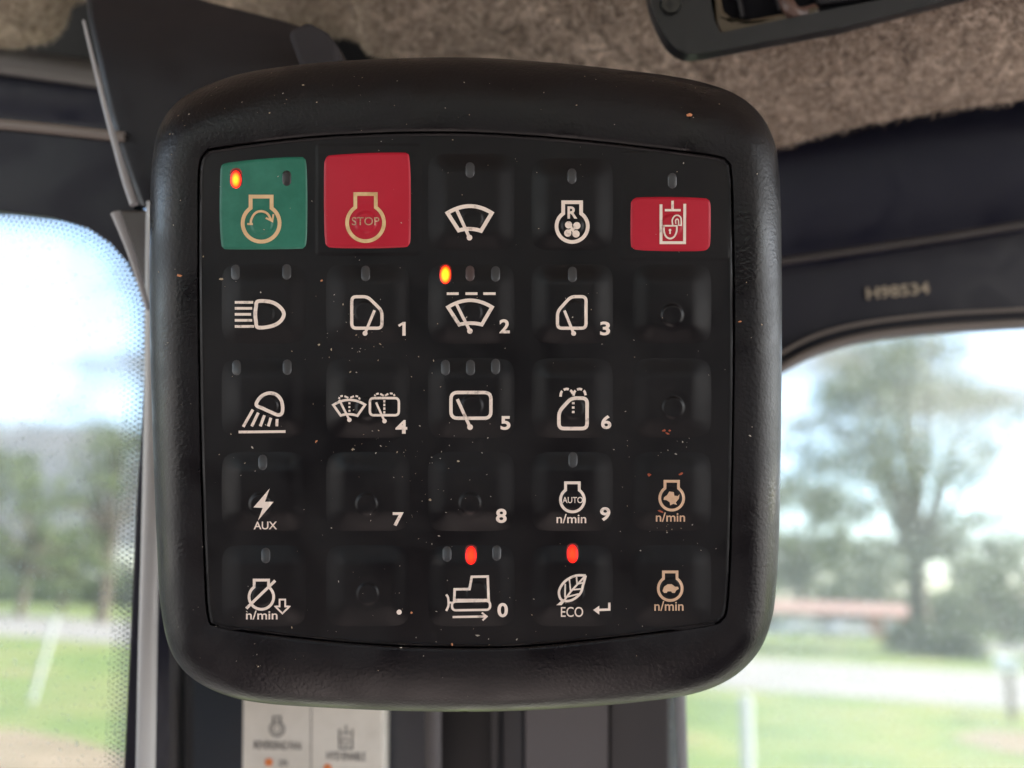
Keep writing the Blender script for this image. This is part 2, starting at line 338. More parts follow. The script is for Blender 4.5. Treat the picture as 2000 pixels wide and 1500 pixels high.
# --- posts behind and below the keypad
def vstrip(name, x0, x1, d, th, m, tube=False, ytop=330, lean=0.0):
    if tube:
        c = (x0+x1)/2; r = (x1-x0)/2/F*d
        return sweep(name, [W(c+lean*(y-1500), y, d) for y in (ytop, 700, 1100, 1400, 1750)], ell(r, r*.8), m, cab)
    return prism(name, [(x0+lean*(ytop-1500), ytop), (x1+lean*(ytop-1500), ytop), (x1+lean*250, 1750), (x0+lean*250, 1750)], d, th, m, cab, .0012)
vstrip('post_back_panel', 312, 1326, .42, .02, m_black)
vstrip('post_flange', 306, 346, .37, .01, m_warmd)
vstrip('post_panel', 376, 832, .372, .02, m_slate)
vstrip('post_tube', 830, 862, .366, 0, m_warm, True)
vstrip('post_tube', 956, 978, .38, 0, m_warmd, True)
vstrip('post_panel', 978, 1026, .385, .01, m_slate)
vstrip('post_cover', 1026, 1188, .37, .02, m_warm)
vstrip('post_cover', 1190, 1308, .375, .02, m_warmd)
vstrip('window_seal', 1322, 1344, .365, 0, mat('pale_seal', (0.22, 0.22, 0.225), 0.4), True, 1000, 0.03)

# --- upper right: rail, frame, seals
sweep('side_rail', ppath([(1380, 425, .40), (1540, 398, .40), (1800, 352, .395), (2000, 318, .39), (2400, 240, .38)]), ell(.0290, .012, 28), m_rail, cab)
sweep('side_rail_lip', ppath([(1440, 522, .388), (1540, 508, .387), (1800, 470, .382), (2000, 438, .378), (2400, 372, .37)]), ell(.0018, .0016, 12), m_seal if False else mat('rail_lip', (0.035, 0.029, 0.029), 0.5), cab)
sfr = [(1430, 520), (1540, 505), (2000, 435), (2400, 370), (2400, 585), (2000, 606), (1850, 613), (1770, 620), (1700, 629), (1640, 641), (1590, 657), (1545, 680), (1500, 712), (1470, 740), (1430, 760)]
prism('side_window_frame', sfr, .40, .02, m_frame, cab, .0008)
outer = [(1440, 760), (1490, 716), (1530, 687), (1600, 653), (1700, 629), (1850, 612), (2000, 604), (2400, 580)]
inner = [(1440, 790), (1490, 742), (1530, 714), (1600, 680), (1700, 654), (1850, 638), (2000, 629), (2400, 602)]
mid = [(x, (a+bb)/2) for (x, a), (_, bb) in zip(outer, inner)]
last = [(x, bb+9) for (x, bb) in inner]
sweep('window_seal', ppath([(x, y, .396) for x, y in outer]), ell(.0008, .0008, 12), m_seal, cab)
sweep('window_groove', ppath([(x, y, .402) for x, y in mid]), ell(.0034, .001, 12), m_frame, cab)
sweep('window_seal', ppath([(x, y, .396) for x, y in inner]), ell(.0014, .0012, 12), m_seal, cab)
sweep('window_seal', ppath([(x, y, .398) for x, y in last]), ell(.0011, .001, 12), mat('pale_seal', (0, 0, 0)), cab)

# --- glass: thin dusty panes
def glass(name, dens, dustcol, scale):
    m = bpy.data.materials.new(name); m.use_nodes = True; t = m.node_tree; t.nodes.clear()
    o = t.nodes.new('ShaderNodeOutputMaterial'); tr = t.nodes.new('ShaderNodeBsdfTransparent'); tr.inputs[0].default_value = (0.97, 0.985, 0.98, 1)
    gl = t.nodes.new('ShaderNodeBsdfGlossy'); gl.inputs['Roughness'].default_value = 0.03
    fr = t.nodes.new('ShaderNodeFresnel'); fr.inputs[0].default_value = 1.45
    ms = t.nodes.new('ShaderNodeMixShader'); t.links.new(fr.outputs[0], ms.inputs[0]); t.links.new(tr.outputs[0], ms.inputs[1]); t.links.new(gl.outputs[0], ms.inputs[2])
    df = t.nodes.new('ShaderNodeBsdfTranslucent'); df.inputs[0].default_value = (*dustcol, 1)
    tc = t.nodes.new('ShaderNodeTexCoord'); n = t.nodes.new('ShaderNodeTexNoise'); n.inputs['Scale'].default_value = scale; n.inputs['Detail'].default_value = 6
    v = t.nodes.new('ShaderNodeTexNoise'); v.inputs['Scale'].default_value = 900; v.inputs['Detail'].default_value = 2
    mr = t.nodes.new('ShaderNodeMapRange'); mr.inputs['From Min'].default_value = 0.3; mr.inputs['From Max'].default_value = 0.75; mr.inputs['To Min'].default_value = dens*0.7; mr.inputs['To Max'].default_value = dens*1.4
    m2 = t.nodes.new('ShaderNodeMapRange'); m2.inputs['From Min'].default_value = 0.64; m2.inputs['From Max'].default_value = 0.72; m2.inputs['To Max'].default_value = dens*2.2
    ad = t.nodes.new('ShaderNodeMath'); ad.operation = 'ADD'; ad.use_clamp = True
    t.links.new(tc.outputs['Object'], n.inputs['Vector']); t.links.new(tc.outputs['Object'], v.inputs['Vector'])
    t.links.new(n.outputs['Fac'], mr.inputs[0]); t.links.new(v.outputs['Fac'], m2.inputs[0]); t.links.new(mr.outputs[0], ad.inputs[0]); t.links.new(m2.outputs[0], ad.inputs[1])
    mm = t.nodes.new('ShaderNodeMixShader'); t.links.new(ad.outputs[0], mm.inputs[0]); t.links.new(ms.outputs[0], mm.inputs[1]); t.links.new(df.outputs[0], mm.inputs[2])
    t.links.new(mm.outputs[0], o.inputs[0]); return m
m_glL = glass('dusty_glass', 0.14, (0.85, 0.87, 0.88), 30)
m_glR = glass('dustier_glass', 0.165, (0.90, 0.89, 0.86), 24)
def pane(name, poly, m):
    v = [W(*p) for p in poly]; return link(name, meshof(v, [list(range(len(v)))]), m, cab, smooth=False)
gp = prism('windscreen_glass', [(-900, 300), (320, 300), (320, 1800), (-900, 1800)], .3155, .0002, m_glL, cab)
gp = prism('side_window_glass', [(1300, 500), (2500, 450), (2500, 1900), (1300, 1900)], .408, .0002, m_glR, cab)

# frit dots along the windscreen edge
fe = smooth_path([(-60, 407), (0, 411), (100, 423), (170, 444), (215, 475), (247, 512), (270, 560), (282, 610), (281, 700), (273, 850), (263, 1000), (252, 1250), (240, 1500), (234, 1600)], 10)
fe = [np.array(p) for p in fe]
seg = np.array([np.linalg.norm(fe[i+1]-fe[i]) for i in range(len(fe)-1)]); cum = np.concatenate([[0], np.cumsum(seg)])
bmf = bmesh.new(); pitch = 10.5; DF = .3150
rowi = 0
for rowi in range(7):
    off = 3 + rowi*8.0; rad = 4.1*(1-rowi/8.0)
    s = (rowi % 2)*pitch/2
    while s < cum[-1]:
        i = min(np.searchsorted(cum, s, side='right')-1, len(seg)-1); tt = (s-cum[i])/seg[i]
        p = fe[i]*(1-tt)+fe[i+1]*tt; tg = (fe[i+1]-fe[i])/seg[i]; nrm = np.array([-tg[1], tg[0]])
        q = p + nrm*off
        wide = 7 if s < 620 else 5
        if rowi < wide:
            c = W(q[0], q[1], DF); rr_ = rad/F*DF
            vs_ = [bmf.verts.new(c + rt*rr_*math.cos(a*math.pi/4) + up*rr_*math.sin(a*math.pi/4)) for a in range(8)]
            bmf.faces.new(vs_)
        s += pitch
m_frit = bpy.data.materials.new('frit_enamel'); m_frit.use_nodes = True
tt_ = m_frit.node_tree; pb = tt_.nodes['Principled BSDF']; pb.inputs['Base Color'].default_value = (0.20, 0.20, 0.22, 1); pb.inputs['Roughness'].default_value = 0.5; pb.inputs['Transmission Weight'].default_value = 0.0
trn = tt_.nodes.new('ShaderNodeBsdfTranslucent'); trn.inputs[0].default_value = (0.80, 0.79, 0.80, 1)
mxs = tt_.nodes.new('ShaderNodeMixShader'); mxs.inputs[0].default_value = 0.82
tt_.links.new(pb.outputs[0], mxs.inputs[1]); tt_.links.new(trn.outputs[0], mxs.inputs[2]); tt_.links.new(mxs.outputs[0], tt_.nodes['Material Output'].inputs[0])
link('frit_dots', bm_mesh(bmf), m_frit, cab, smooth=False)

# ---------------------------------------------------------------- text
def text_mesh(s, bold=0.0):
    cu = bpy.data.curves.new('t', 'FONT'); cu.body = s; cu.size = 1; cu.offset = bold; cu.fill_mode = 'FRONT'; cu.resolution_u = 6
    o = bpy.data.objects.new('t', cu); COL.objects.link(o); bpy.context.view_layer.update()
    dg = bpy.context.evaluated_depsgraph_get(); m = bpy.data.meshes.new_from_object(o.evaluated_get(dg))
    bpy.data.objects.remove(o); bpy.data.curves.remove(cu)
    V = np.array([v.co[:2] for v in m.vertices]); Fs = [list(p.vertices) for p in m.polygons]; bpy.data.meshes.remove(m)
    V = (V - V.min(0))/(V.max(0)-V.min(0)); V[:, 1] = 1-V[:, 1]
    return V, Fs      # unit box, y down
def finer(V, Fs, sx, sy, lim=3.5):
    bm = bmesh.new(); vs_ = [bm.verts.new((p[0]*sx, p[1]*sy, 0)) for p in V]
    for f in Fs:
        try: bm.faces.new([vs_[i] for i in f])
        except ValueError: pass
    bmesh.ops.triangulate(bm, faces=bm.faces)
    for _ in range(4):
        es = [e for e in bm.edges if e.calc_length() > lim]
        if not es: break
        bmesh.ops.subdivide_edges(bm, edges=es, cuts=1); bmesh.ops.triangulate(bm, faces=bm.faces)
    bm.verts.index_update(); V2 = np.array([(v.co.x, v.co.y) for v in bm.verts]); F2 = [[v.index for v in f.verts] for f in bm.faces]; bm.free()
    return V2, F2
class Legend:
    """flat artwork in photograph pixels, later laid on a surface"""
    def __init__(s): s.v = []; s.f = []; s.z = []; s.k = 0
    def tri(s, V, Fs):
        n = len(s.v); s.v += [tuple(p) for p in V]; s.z += [s.k*0.9e-5]*len(V); s.k += 1; s.f += [[i+n for i in f] for f in Fs]
    def text(s, t, x0, x1, y0, y1, bold=0.02, ang=0):
        V, Fs = text_mesh(t, bold); c = np.array([(x0+x1)/2, (y0+y1)/2]); V, Fs = finer(V-0.5, Fs, x1-x0, y1-y0)
        a = R(ang); V = V @ np.array([[math.cos(a), math.sin(a)], [-math.sin(a), math.cos(a)]]) + c
        s.tri(V, Fs)
    def stroke(s, pts, w, closed=False):
        P = [np.array(p, float) for p in pts]; Q = []; N = len(P)
        for i in range(N if closed else N-1):
            a, b = P[i], P[(i+1) % N]; k = max(1, int(np.linalg.norm(b-a)/2.5))
            for j in range(k): Q.append(a+(b-a)*j/k)
        if not closed: Q.append(P[-1])
        n = len(Q); L = []; Rr = []
        for i in range(n):
            if closed: a, b, c = Q[i-1], Q[i], Q[(i+1) % n]
            else: a, b, c = Q[max(i-1, 0)], Q[i], Q[min(i+1, n-1)]
            d1 = b-a; d2 = c-b
            if np.linalg.norm(d1) < 1e-9: d1 = d2
            if np.linalg.norm(d2) < 1e-9: d2 = d1
            d1 = d1/np.linalg.norm(d1); d2 = d2/np.linalg.norm(d2)
            t_ = d1+d2; t_ = t_/(np.linalg.norm(t_)+1e-9); nn = np.array([-t_[1], t_[0]]); n1_ = np.array([-d1[1], d1[0]])
            m_ = min(1/max(abs(nn.dot(n1_)), 0.35), 1.6)
            L.append(b+nn*m_*w/2); Rr.append(b-nn*m_*w/2)
        K = 4; V = [l*(1-q/K)+r_*(q/K) for q in range(K+1) for l, r_ in zip(L, Rr)]
        Fs = [[q*n+i, q*n+(i+1) % n, (q+1)*n+(i+1) % n, (q+1)*n+i] for q in range(K) for i in range(n if closed else n-1)]
        s.tri(V, Fs)
    def disc(s, x, y, r, n=16):
        V = [(x, y)] + [(x+r*math.cos(2*math.pi*k/n), y+r*math.sin(2*math.pi*k/n)) for k in range(n)]
        s.tri(V, [[0, 1+k, 1+(k+1) % n] for k in range(n)])
    def poly(s, pts):
        bm = bmesh.new(); bm.faces.new([bm.verts.new((p[0], p[1], 0)) for p in pts])
        bm.verts.index_update(); V = [v.co[:2] for v in bm.verts]; Fs = [[v.index for v in f.verts] for f in bm.faces]; bm.free()
        V, Fs = finer(V, Fs, 1, 1); s.tri(V, Fs)
    def arc(s, x, y, r, a0, a1, w, n=24): s.stroke([(x+r*math.cos(R(a0+(a1-a0)*k/n)), y+r*math.sin(R(a0+(a1-a0)*k/n))) for k in range(n+1)], w)
    def curve(s, pts, w, closed=False, n=6): s.stroke(smooth_path(pts, n, closed), w, closed)
    def dashes(s, pts, w, k, fill=0.6):
        P = smooth_path(pts, 12) if len(pts) > 2 else [np.array(pts[0], float)*(1-i/24)+np.array(pts[1], float)*i/24 for i in range(25)]
        n = len(P)-1
        for i in range(k):
            a = int(round(n*(i+(1-fill)/2)/k)); b = int(round(n*(i+1-(1-fill)/2)/k)); s.stroke(P[a:b+1], w)
    def rpoly(s, pts, rad, w):
        P = [np.array(p, float) for p in pts]; Q = []; N = len(P)
        for i in range(N):
            a, b, c = P[i-1], P[i], P[(i+1) % N]; da = (a-b); dc = (c-b)
            ra = min(rad, np.linalg.norm(da)/2.1, np.linalg.norm(dc)/2.1)
            p0 = b+da/np.linalg.norm(da)*ra; p2 = b+dc/np.linalg.norm(dc)*ra
            for k in range(6): t_ = k/5; Q.append((1-t_)**2*p0+2*t_*(1-t_)*b+t_*t_*p2)
        s.stroke(Q, w, True)
    def engine(s, cx, cy, r, yt, nh, w):
        a = math.degrees(math.acos(nh/r)); P = [(cx+r*math.cos(R(th)), cy+r*math.sin(R(th))) for th in np.linspace(-a, 180+a, 44)]
        s.stroke([(cx-nh, yt), (cx+nh, yt)] + P, w, True)
    def fan(s, tl, tr, top, bl, br, low, w):
        def q3(a, m, b, n=14):
            a, m, b = map(lambda z: np.array(z, float), (a, m, b)); c = 2*m-(a+b)/2
            return [(1-t)**2*a+2*t*(1-t)*c+t*t*b for t in np.linspace(0, 1, n)]
        s.stroke(q3(tl, top, tr)+q3(br, low, bl), w, True)
    def wiper(s, a, b, w, r): s.stroke([a, b], w); s.disc(b[0], b[1], r)
    def mesh(s, to3, lift, vec=False):
        v = to3(np.array([p[0] for p in s.v]), np.array([p[1] for p in s.v]), lift+np.array(s.z)) if vec else [to3(p[0], p[1], lift+q_) for p, q_ in zip(s.v, s.z)]; bm = bmesh.new(); me = meshof(v, s.f); bm.from_mesh(me)
        me2 = bpy.data.meshes.new('m'); bm.to_mesh(me2); bm.free(); return me2

# number stencilled on the window frame
lg = Legend(); lg.text('H98534', 1692, 1816, 556, 580, 0.03, -5.5)
link('stencilled_number', lg.mesh(lambda x, y, l: W(x, y, .3988-l), 0), m_stencil, cab, smooth=False)
# keypad arm behind
# ================================================================ INSTRUCTION LABEL
lab = E('instruction_label', W(610, 1450, .352)); DLB = .352
tag(lab, 'cream two-panel instruction label with small symbols, stuck on the post under the keypad', 'label')
prism('paper', [(475, 1330), (747, 1345), (747, 1640), (472, 1640)], DLB, .0195, m_paper, lab, .0003)
lg = Legend(); lg.stroke([(608, 1345), (607, 1640)], 1.6)
lg.engine(541, 1424, 14, 1400, 7, 2.6); lg.engine(541, 1424, 8, 1408, 4, 1.8); lg.text('REVERSING FAN', 496, 588, 1448, 1464, 0.01, 1.5)
lg.stroke([(663, 1424), (663, 1462), (688, 1462), (688, 1424)], 3); lg.stroke([(676, 1416), (676, 1430)], 2.5); lg.stroke([(667, 1432), (684, 1432)], 2.5)
lg.rpoly([(669, 1442), (680, 1442), (680, 1455), (669, 1455)], 3, 2)
lg.text('HYD ENABLE', 638, 714, 1469, 1485, 0.01, 1.5); lg.text('ON', 545, 562, 1484, 1497, 0.01)
link('printing', lg.mesh(lambda x, y, l: W(x, y, DLB-.0003-l), 0), m_ink, lab, smooth=False)
lg = Legend(); lg.disc(525, 1489, 8); lg.disc(640, 1500, 8)
link('coloured_dots', lg.mesh(lambda x, y, l: W(x, y, DLB-.0003-l), 0), m_inko, lab, smooth=False)

# ================================================================ CEILING CONSOLE
con = E('ceiling_console', W(1550, 0, .31))
tag(con, 'black plastic console with a screw and open bay set in the felt headliner', 'console')
prism('housing', smooth_path([(1250, -180), (1262, -60), (1272, 5), (1290, 52), (1313, 88), (1345, 105), (1390, 101)], 5) +
      [(1650, 52), (1910, -16), (2150, -70), (2150, -200), (1950, -200), (1850, -40), (1780, -12), (1640, 14), (1500, 44), (1408, 64), (1396, 40), (1388, 0), (1380, -180)], .300, .007, mat('console_plastic', (0.008, 0.0085, 0.011), 0.4, bump=(600, 0.3, 0.0003)), con, .0028)
prism('bay_floor', [(1370, -200), (1370, 90), (1430, 90), (1800, 10), (1980, -30), (1980, -200)], .3068, .002, mat('bay_black', (0.006, 0.006, 0.008), 0.9, spec=0.1), con)
prism('lens', [(1394, -30), (1399, 45), (1408, 70), (1500, 50), (1600, 28), (1600, 10), (1500, 30), (1438, 42), (1414, 20), (1406, -30)], .3018, .005, m_amberlens, con, .001)
for kx in range(4): sweep('bay_rib', ppath([(1450+kx*75, 34-kx*14, .3055), (1440+kx*75, -20, .3055), (1430+kx*75, -90, .3055)]), ell(.0009, .0009, 10), m_trim, con)
sweep('latch', ppath([(1528, -40, .306), (1536, 5, .302), (1556, 28, .302), (1590, 22, .306)]), ell(.0024, .002, 12), m_lump, con)
sweep('bay_rib', ppath([(1600, 6, .306), (1700, -8, .306), (1800, -34, .306)]), ell(.0012, .0012, 10), m_trim, con)
bms = bmesh.new()
bmesh.ops.create_cone(bms, cap_ends=True, segments=28, radius1=.0036, radius2=.0030, depth=.002)
sc_ = bm_mesh(bms); sc_.transform(Matrix.Translation(W(1310, 8, .2992)) @ RM.to_4x4()); s_ = link('screw', sc_, mat('screw_steel', (0.05, 0.05, 0.05), 0.3, metal=0.8), con); 
lg = Legend(); lg.stroke([(1302, 8), (1318, 8)], 3.5); lg.stroke([(1310, 0), (1310, 16)], 3.5)
link('screw_slot', lg.mesh(lambda x, y, l: W(x, y, .2979-l), 0), m_black, con, smooth=False)

# ================================================================ THE KEYPAD
OX, OY = 907.0, 750.0; S = D0/F
pan = E('switch_panel', W(OX, OY, D0), RM)
tag(pan, 'black machine control keypad with 25 symbol buttons, green and red ones on the top row', 'control panel')
PINV = ABS['switch_panel'].inverted()
def loc(px, py, z):          # true projection onto height z
    return PINV @ W(px, py, D0-z)
outl = [(420, 160), (500, 138), (640, 121), (800, 113), (900, 112), (1000, 116), (1150, 129), (1300, 147), (1380, 163), (1440, 186), (1484, 222), (1511, 272), (1521, 330), (1526, 450), (1527, 700), (1523, 1000), (1516, 1150), (1504, 1222), (1478, 1278), (1428, 1325), (1355, 1355), (1250, 1371), (1100, 1384), (950, 1390), (800, 1389), (650, 1383), (510, 1373), (430, 1354), (370, 1320), (334, 1272), (316, 1200), (308, 1100), (300, 900), (293, 650), (293, 400), (299, 300), (315, 240), (355, 192)]
inl = [(402, 297), (425, 289), (560, 271), (700, 261), (860, 257), (1000, 262), (1150, 274), (1300, 291), (1395, 304), (1420, 315), (1429, 345), (1433, 500), (1434, 700), (1430, 950), (1426, 1100), (1420, 1188), (1409, 1211), (1380, 1222), (1200, 1246), (1000, 1264), (800, 1263), (650, 1253), (500, 1236), (424, 1223), (406, 1204), (399, 1100), (391, 850), (387, 600), (387, 420), (389, 325)]
def ring(poly, n):
    P = smooth_path(poly, 8, True); P.append(P[0]); P = np.array(P)-np.array([OX, OY]); res = []
    for k in range(n):
        a = 2*math.pi*k/n; d = np.array([math.cos(a), math.sin(a)]); best = None
        c = P[:-1, 0]*d[1]-P[:-1, 1]*d[0]; c2 = P[1:, 0]*d[1]-P[1:, 1]*d[0]
        for i in np.where(c*c2 <= 0)[0]:
            if abs(c[i]-c2[i]) < 1e-12: continue
            t_ = c[i]/(c[i]-c2[i]); q = P[i]+(P[i+1]-P[i])*t_
            if q.dot(d) > 0: best = q
        res.append(best+np.array([OX, OY]))
    return res
# angles spaced evenly by arc on the inner outline: use many
NRING = 720
ri, ro = ring(inl, NRING), ring(outl, NRING)
prof = [(-0.004, -4.0), (-0.002, -1.1), (0.004, -0.42), (0.025, -0.12), (0.07, 0.0), (0.2, 0.18), (0.35, 0.28), (0.44, 0.22)] + [(0.44+0.56*math.sin(R(a_)), 0.22-10.5*(1-math.cos(R(a_)))) for a_ in (9, 18, 27, 36, 45, 54, 62, 70, 77, 83, 87, 90)]
bv = []; bf = []
for k in range(NRING):
    for tt, z in prof:
        p = ri[k]*(1-tt)+ro[k]*tt; bv.append(loc(p[0], p[1], z*1e-3))
    e_ = bv[-1]
    for zz, sh in ((-14, 1.0), (-24, .985), (-27, .96), (-28, .90), (-28, 0.02)):
        bv.append(Vector((e_.x*sh, e_.y*sh, zz*1e-3)))
n = len(prof)+5
for k in range(NRING):
    k2 = (k+1) % NRING
    for j in range(n-1): bf.append([k*n+j, k2*n+j, k2*n+j+1, k*n+j+1])
bme = meshof(bv, bf)
bm = bmesh.new(); bm.from_mesh(bme); bme = bm_mesh(bm)
housing = link('housing', bme, m_bezel, pan, local=True)
# stalk that carries the panel from the post
bm = bmesh.new(); box(bm, (0.0, 0.0, -0.060), (0.05, 0.06, 0.066)); mount = link('mounting_arm', bm_mesh(bm), m_black, pan, local=True); bevel(mount, .004)

def rrect(x0, y0, x1, y1, r, n=5):
    P = []
    for cx, cy, a0 in ((x1-r, y0+r, -90), (x1-r, y1-r, 0), (x0+r, y1-r, 90), (x0+r, y0+r, 180)):
        for k in range(n+1): P.append((cx+r*math.cos(R(a0+90*k/n)), cy+r*math.sin(R(a0+90*k/n))))
    return P
def sdf(poly, X, Y):
    P = np.array(poly, float); A = P; B = np.roll(P, -1, 0); best = np.full(X.shape, 1e9); ins = np.zeros(X.shape, bool)
    for a, b in zip(A, B):
        d = b-a; L = d.dot(d)
        if L < 1e-9: continue
        t_ = np.clip(((X-a[0])*d[0]+(Y-a[1])*d[1])/L, 0, 1); dd = np.hypot(X-a[0]-t_*d[0], Y-a[1]-t_*d[1]); best = np.minimum(best, dd)
        c = ((a[1] > Y) != (b[1] > Y)) & (X < (b[0]-a[0])*(Y-a[1])/((b[1]-a[1]) if b[1] != a[1] else 1e-9)+a[0]); ins ^= c
    return np.where(ins, best, -best)
def sst(a, b, x): t_ = np.clip((x-a)/(b-a), 0, 1); return t_*t_*(3-2*t_)
Z0 = -0.28e-3
innerP = [tuple(p) for p in smooth_path(inl, 4, True)]
plates = [rrect(618, 282, 821, 497, 6), rrect(1214, 296, 1424, 507, 6)]
def zbase(X, Y):
    X = np.asarray(X, float); Y = np.asarray(Y, float)
    z = np.full(X.shape, Z0)
    for p in plates: z += 0.14e-3*sst(-1.5, 2.5, sdf(p, X, Y))
    return z
xs = np.concatenate([np.linspace(0, 1, 9)*0.014, np.linspace(0.017, 0.983, 330), 1-np.linspace(1, 0, 9)*0.014])
ys = xs
def edgefun(pts, horiz):
    P = np.array(sorted(pts)); return lambda v: np.interp(v, P[:, 0], P[:, 1])
Tf = edgefun([(386, 300), (425, 290), (560, 272), (700, 262), (860, 258), (1000, 263), (1150, 275), (1300, 292), (1395, 305), (1434, 312)], 1)
Bf = edgefun([(386, 1220), (424, 1222), (500, 1235), (650, 1252), (800, 1262), (1000, 1263), (1200, 1245), (1380, 1221), (1434, 1214)], 1)
Lf = edgefun([(258, 388), (325, 390), (420, 388), (600, 388), (850, 392), (1100, 400), (1204, 407), (1263, 410)], 0)
Rf = edgefun([(258, 1425), (345, 1428), (500, 1432), (700, 1433), (950, 1429), (1100, 1425), (1188, 1419), (1263, 1412)], 0)
U, V = np.meshgrid(xs, ys)
Yg = 258+(1263-258)*V
for _ in range(4):
    Xg = Lf(Yg)+(Rf(Yg)-Lf(Yg))*U; Yg = Tf(Xg)+(Bf(Xg)-Tf(Xg))*V
dI = sdf(innerP, Xg, Yg)
Zg = zbase(Xg, Yg) - 1.5e-3*(1-sst(-1.0, 3.5, dI-0.5)) + 0.34e-3*sst(-1, 3.5, dI)*(1-sst(3.5, 9, dI)) 
kv = []
for x, y, z in zip(Xg.ravel(), Yg.ravel(), Zg.ravel()): kv.append(loc(x, y, z))
nx = len(xs); kf = [[r*nx+c, r*nx+c+1, (r+1)*nx+c+1, (r+1)*nx+c] for r in range(len(ys)-1) for c in range(nx-1)]
for f_ in kf: f_.reverse()
keyme = meshof(kv, kf)
link('keypad_membrane', keyme, m_pad, pan, local=True)

# ---- buttons
CX = [(430, 601), (634, 803), (833, 1008), (1035, 1200), (1232, 1392)]
RY = [(300, 492), (513, 674), (697, 858), (880, 1040), (1062, 1226)]
boss = {(0, 0): (511, 437), (0, 1): (714, 434), (0, 2): (922, 427), (0, 3): (1118, 440), (0, 4): (1312, 440),
        (1, 0): (514, 613), (1, 1): (713, 609), (1, 2): (920, 610), (1, 3): (1122, 609), (1, 4): (1313, 615),
        (2, 0): (522, 793), (2, 1): (716, 797), (2, 2): (922, 793), (2, 3): (1120, 797), (2, 4): (1315, 796),
        (3, 0): (508, 985), (3, 1): (716, 985), (3, 2): (918, 983), (3, 3): (1118, 976), (3, 4): (1312, 972),
        (4, 0): (513, 1163), (4, 1): (718, 1160), (4, 2): (932, 1158), (4, 3): (1120, 1158), (4, 4): (1310, 1150)}
green = [(427, 345), (429, 326), (437, 317), (470, 312), (530, 306), (585, 303.5), (596, 307), (601, 318), (603, 360), (603, 440), (601, 476), (595, 486), (585, 489), (520, 490), (445, 490), (434, 486), (429, 476), (426, 420)]
redst = [(630, 330), (632, 312), (638, 303), (650, 300), (720, 296), (785, 295), (796, 297), (802, 305), (805, 350), (805, 440), (804, 472), (799, 482), (788, 486), (720, 488), (650, 487), (638, 483), (632, 472), (630, 420)]
lockp = [(1229, 405), (1231, 392), (1238, 385), (1250, 382.5), (1310, 382), (1372, 384), (1384, 387), (1390, 396), (1391, 430), (1390, 475), (1386, 486), (1377, 492), (1350, 493.5), (1290, 493), (1245, 491), (1235, 487), (1229, 476)]
outlines = {}
for r in range(5):
    for c in range(5):
        x0, x1 = CX[c]; y0, y1 = RY[r]
        if r == 0: y0 = [303, 297, 297, 306, 330][c]
        outlines[(r, c)] = rrect(x0, y0, x1, y1, 20)
outlines[(0, 0)] = [tuple(p) for p in smooth_path(green, 3, True)]
outlines[(0, 1)] = [tuple(p) for p in smooth_path(redst, 3, True)]
outlines[(0, 4)] = [tuple(p) for p in smooth_path(lockp, 3, True)]
def zbutton(rc, X, Y):
    X = np.asarray(X, float); Y = np.asarray(Y, float); P = outlines[rc]; d = sdf(P, X, Y)
    col = rc in ((0, 0), (0, 1), (0, 4)); A = np.array(P); cx, cy = (A.max(0)+A.min(0))/2; hx, hy = (A.max(0)-A.min(0))/2
    if col: e1, H = 7.0, 0.30e-3; low = 0.55e-3
    else: e1, H = 44.0, 1.0e-3; low = 0.08e-3; x0b, y0b = A.min(0); x1b, y1b = A.max(0)
    z = zbase(X, Y)*0+Z0+(0.14e-3 if rc in ((0, 1), (0, 4)) else 0) - low + (H+low)*(sst(-3, e1, d) if col else sst(-4, e1, np.minimum(X-x0b, x1b-X))*sst(-4, e1, np.minimum(Y-y0b, y1b-Y)))
    z = z + 0.34e-3*(1-np.clip(((X-cx)/hx)**2, 0, 1))*(1-np.clip(((Y-cy)/hy)**2, 0, 1))
    bx, by = boss[rc]; rad = np.hypot(X-bx, Y-by); amp = 0.42e-3
    z = z - 0.07e-3*sst(36, 25, rad) + (amp+0.07e-3)*(1-sst(17.5, 23, rad)) - 0.10e-3*(1-sst(0, 19, rad))*1.0
    return z
def zsurf(rc, x, y): return max(float(zbutton(rc, np.array([x]), np.array([y]))[0]), float(zbase(np.array([x]), np.array([y]))[0]))
def stadium(cx, cy, w, h, n=10):
    r = w/2; return [(cx+r*math.cos(R(-180+180*k/n)), cy-(h/2-r)+r*math.sin(R(-180+180*k/n))) for k in range(n+1)] + [(cx+r*math.cos(R(180*k/n)), cy+(h/2-r)+r*math.sin(R(180*k/n))) for k in range(n+1)]
lamps = {(0, 0): [(461, 348, m_ledo), (560, 348, m_offd)], (0, 2): [(918, 332, m_off)], (0, 3): [(1117, 344, m_off)], (0, 4): [(1313, 353, m_off)],
         (1, 0): [(460, 532, m_off), (560, 531, m_off)], (1, 1): [(714, 534, m_off)], (1, 2): [(870, 535, m_ledy), (918, 534, m_offr), (968, 535, m_off)], (1, 3): [(1118, 536, m_off)],
         (2, 0): [(462, 718, m_off), (561, 717, m_off)], (2, 2): [(870, 718, m_off), (919, 718, m_off), (968, 716, m_off)],
         (3, 0): [(513, 903, m_off)], (3, 3): [(1119, 898, m_off)], (4, 0): [(519, 1085, m_off)],
         (4, 2): [(873, 1082, m_off), (920, 1083, m_ledr), (970, 1080, m_off)], (4, 3): [(1118, 1080, m_ledr)]}
symb = {}; nums = {}
L = Legend(); L.engine(510, 436, 36, 384, 20.5, 7.5); L.curve([(490, 438), (491, 428), (499, 416), (511, 412.5), (523, 418), (530, 431)], 4.6); L.stroke([(483, 437.5), (494, 437.5)], 4); L.stroke([(519, 425.5), (532, 432), (534, 418)], 3.6); symb[(0, 0)] = (L, m_tan)
L = Legend(); L.engine(714, 435, 36, 379, 20, 7.2); symb[(0, 1)] = (L, m_yel)
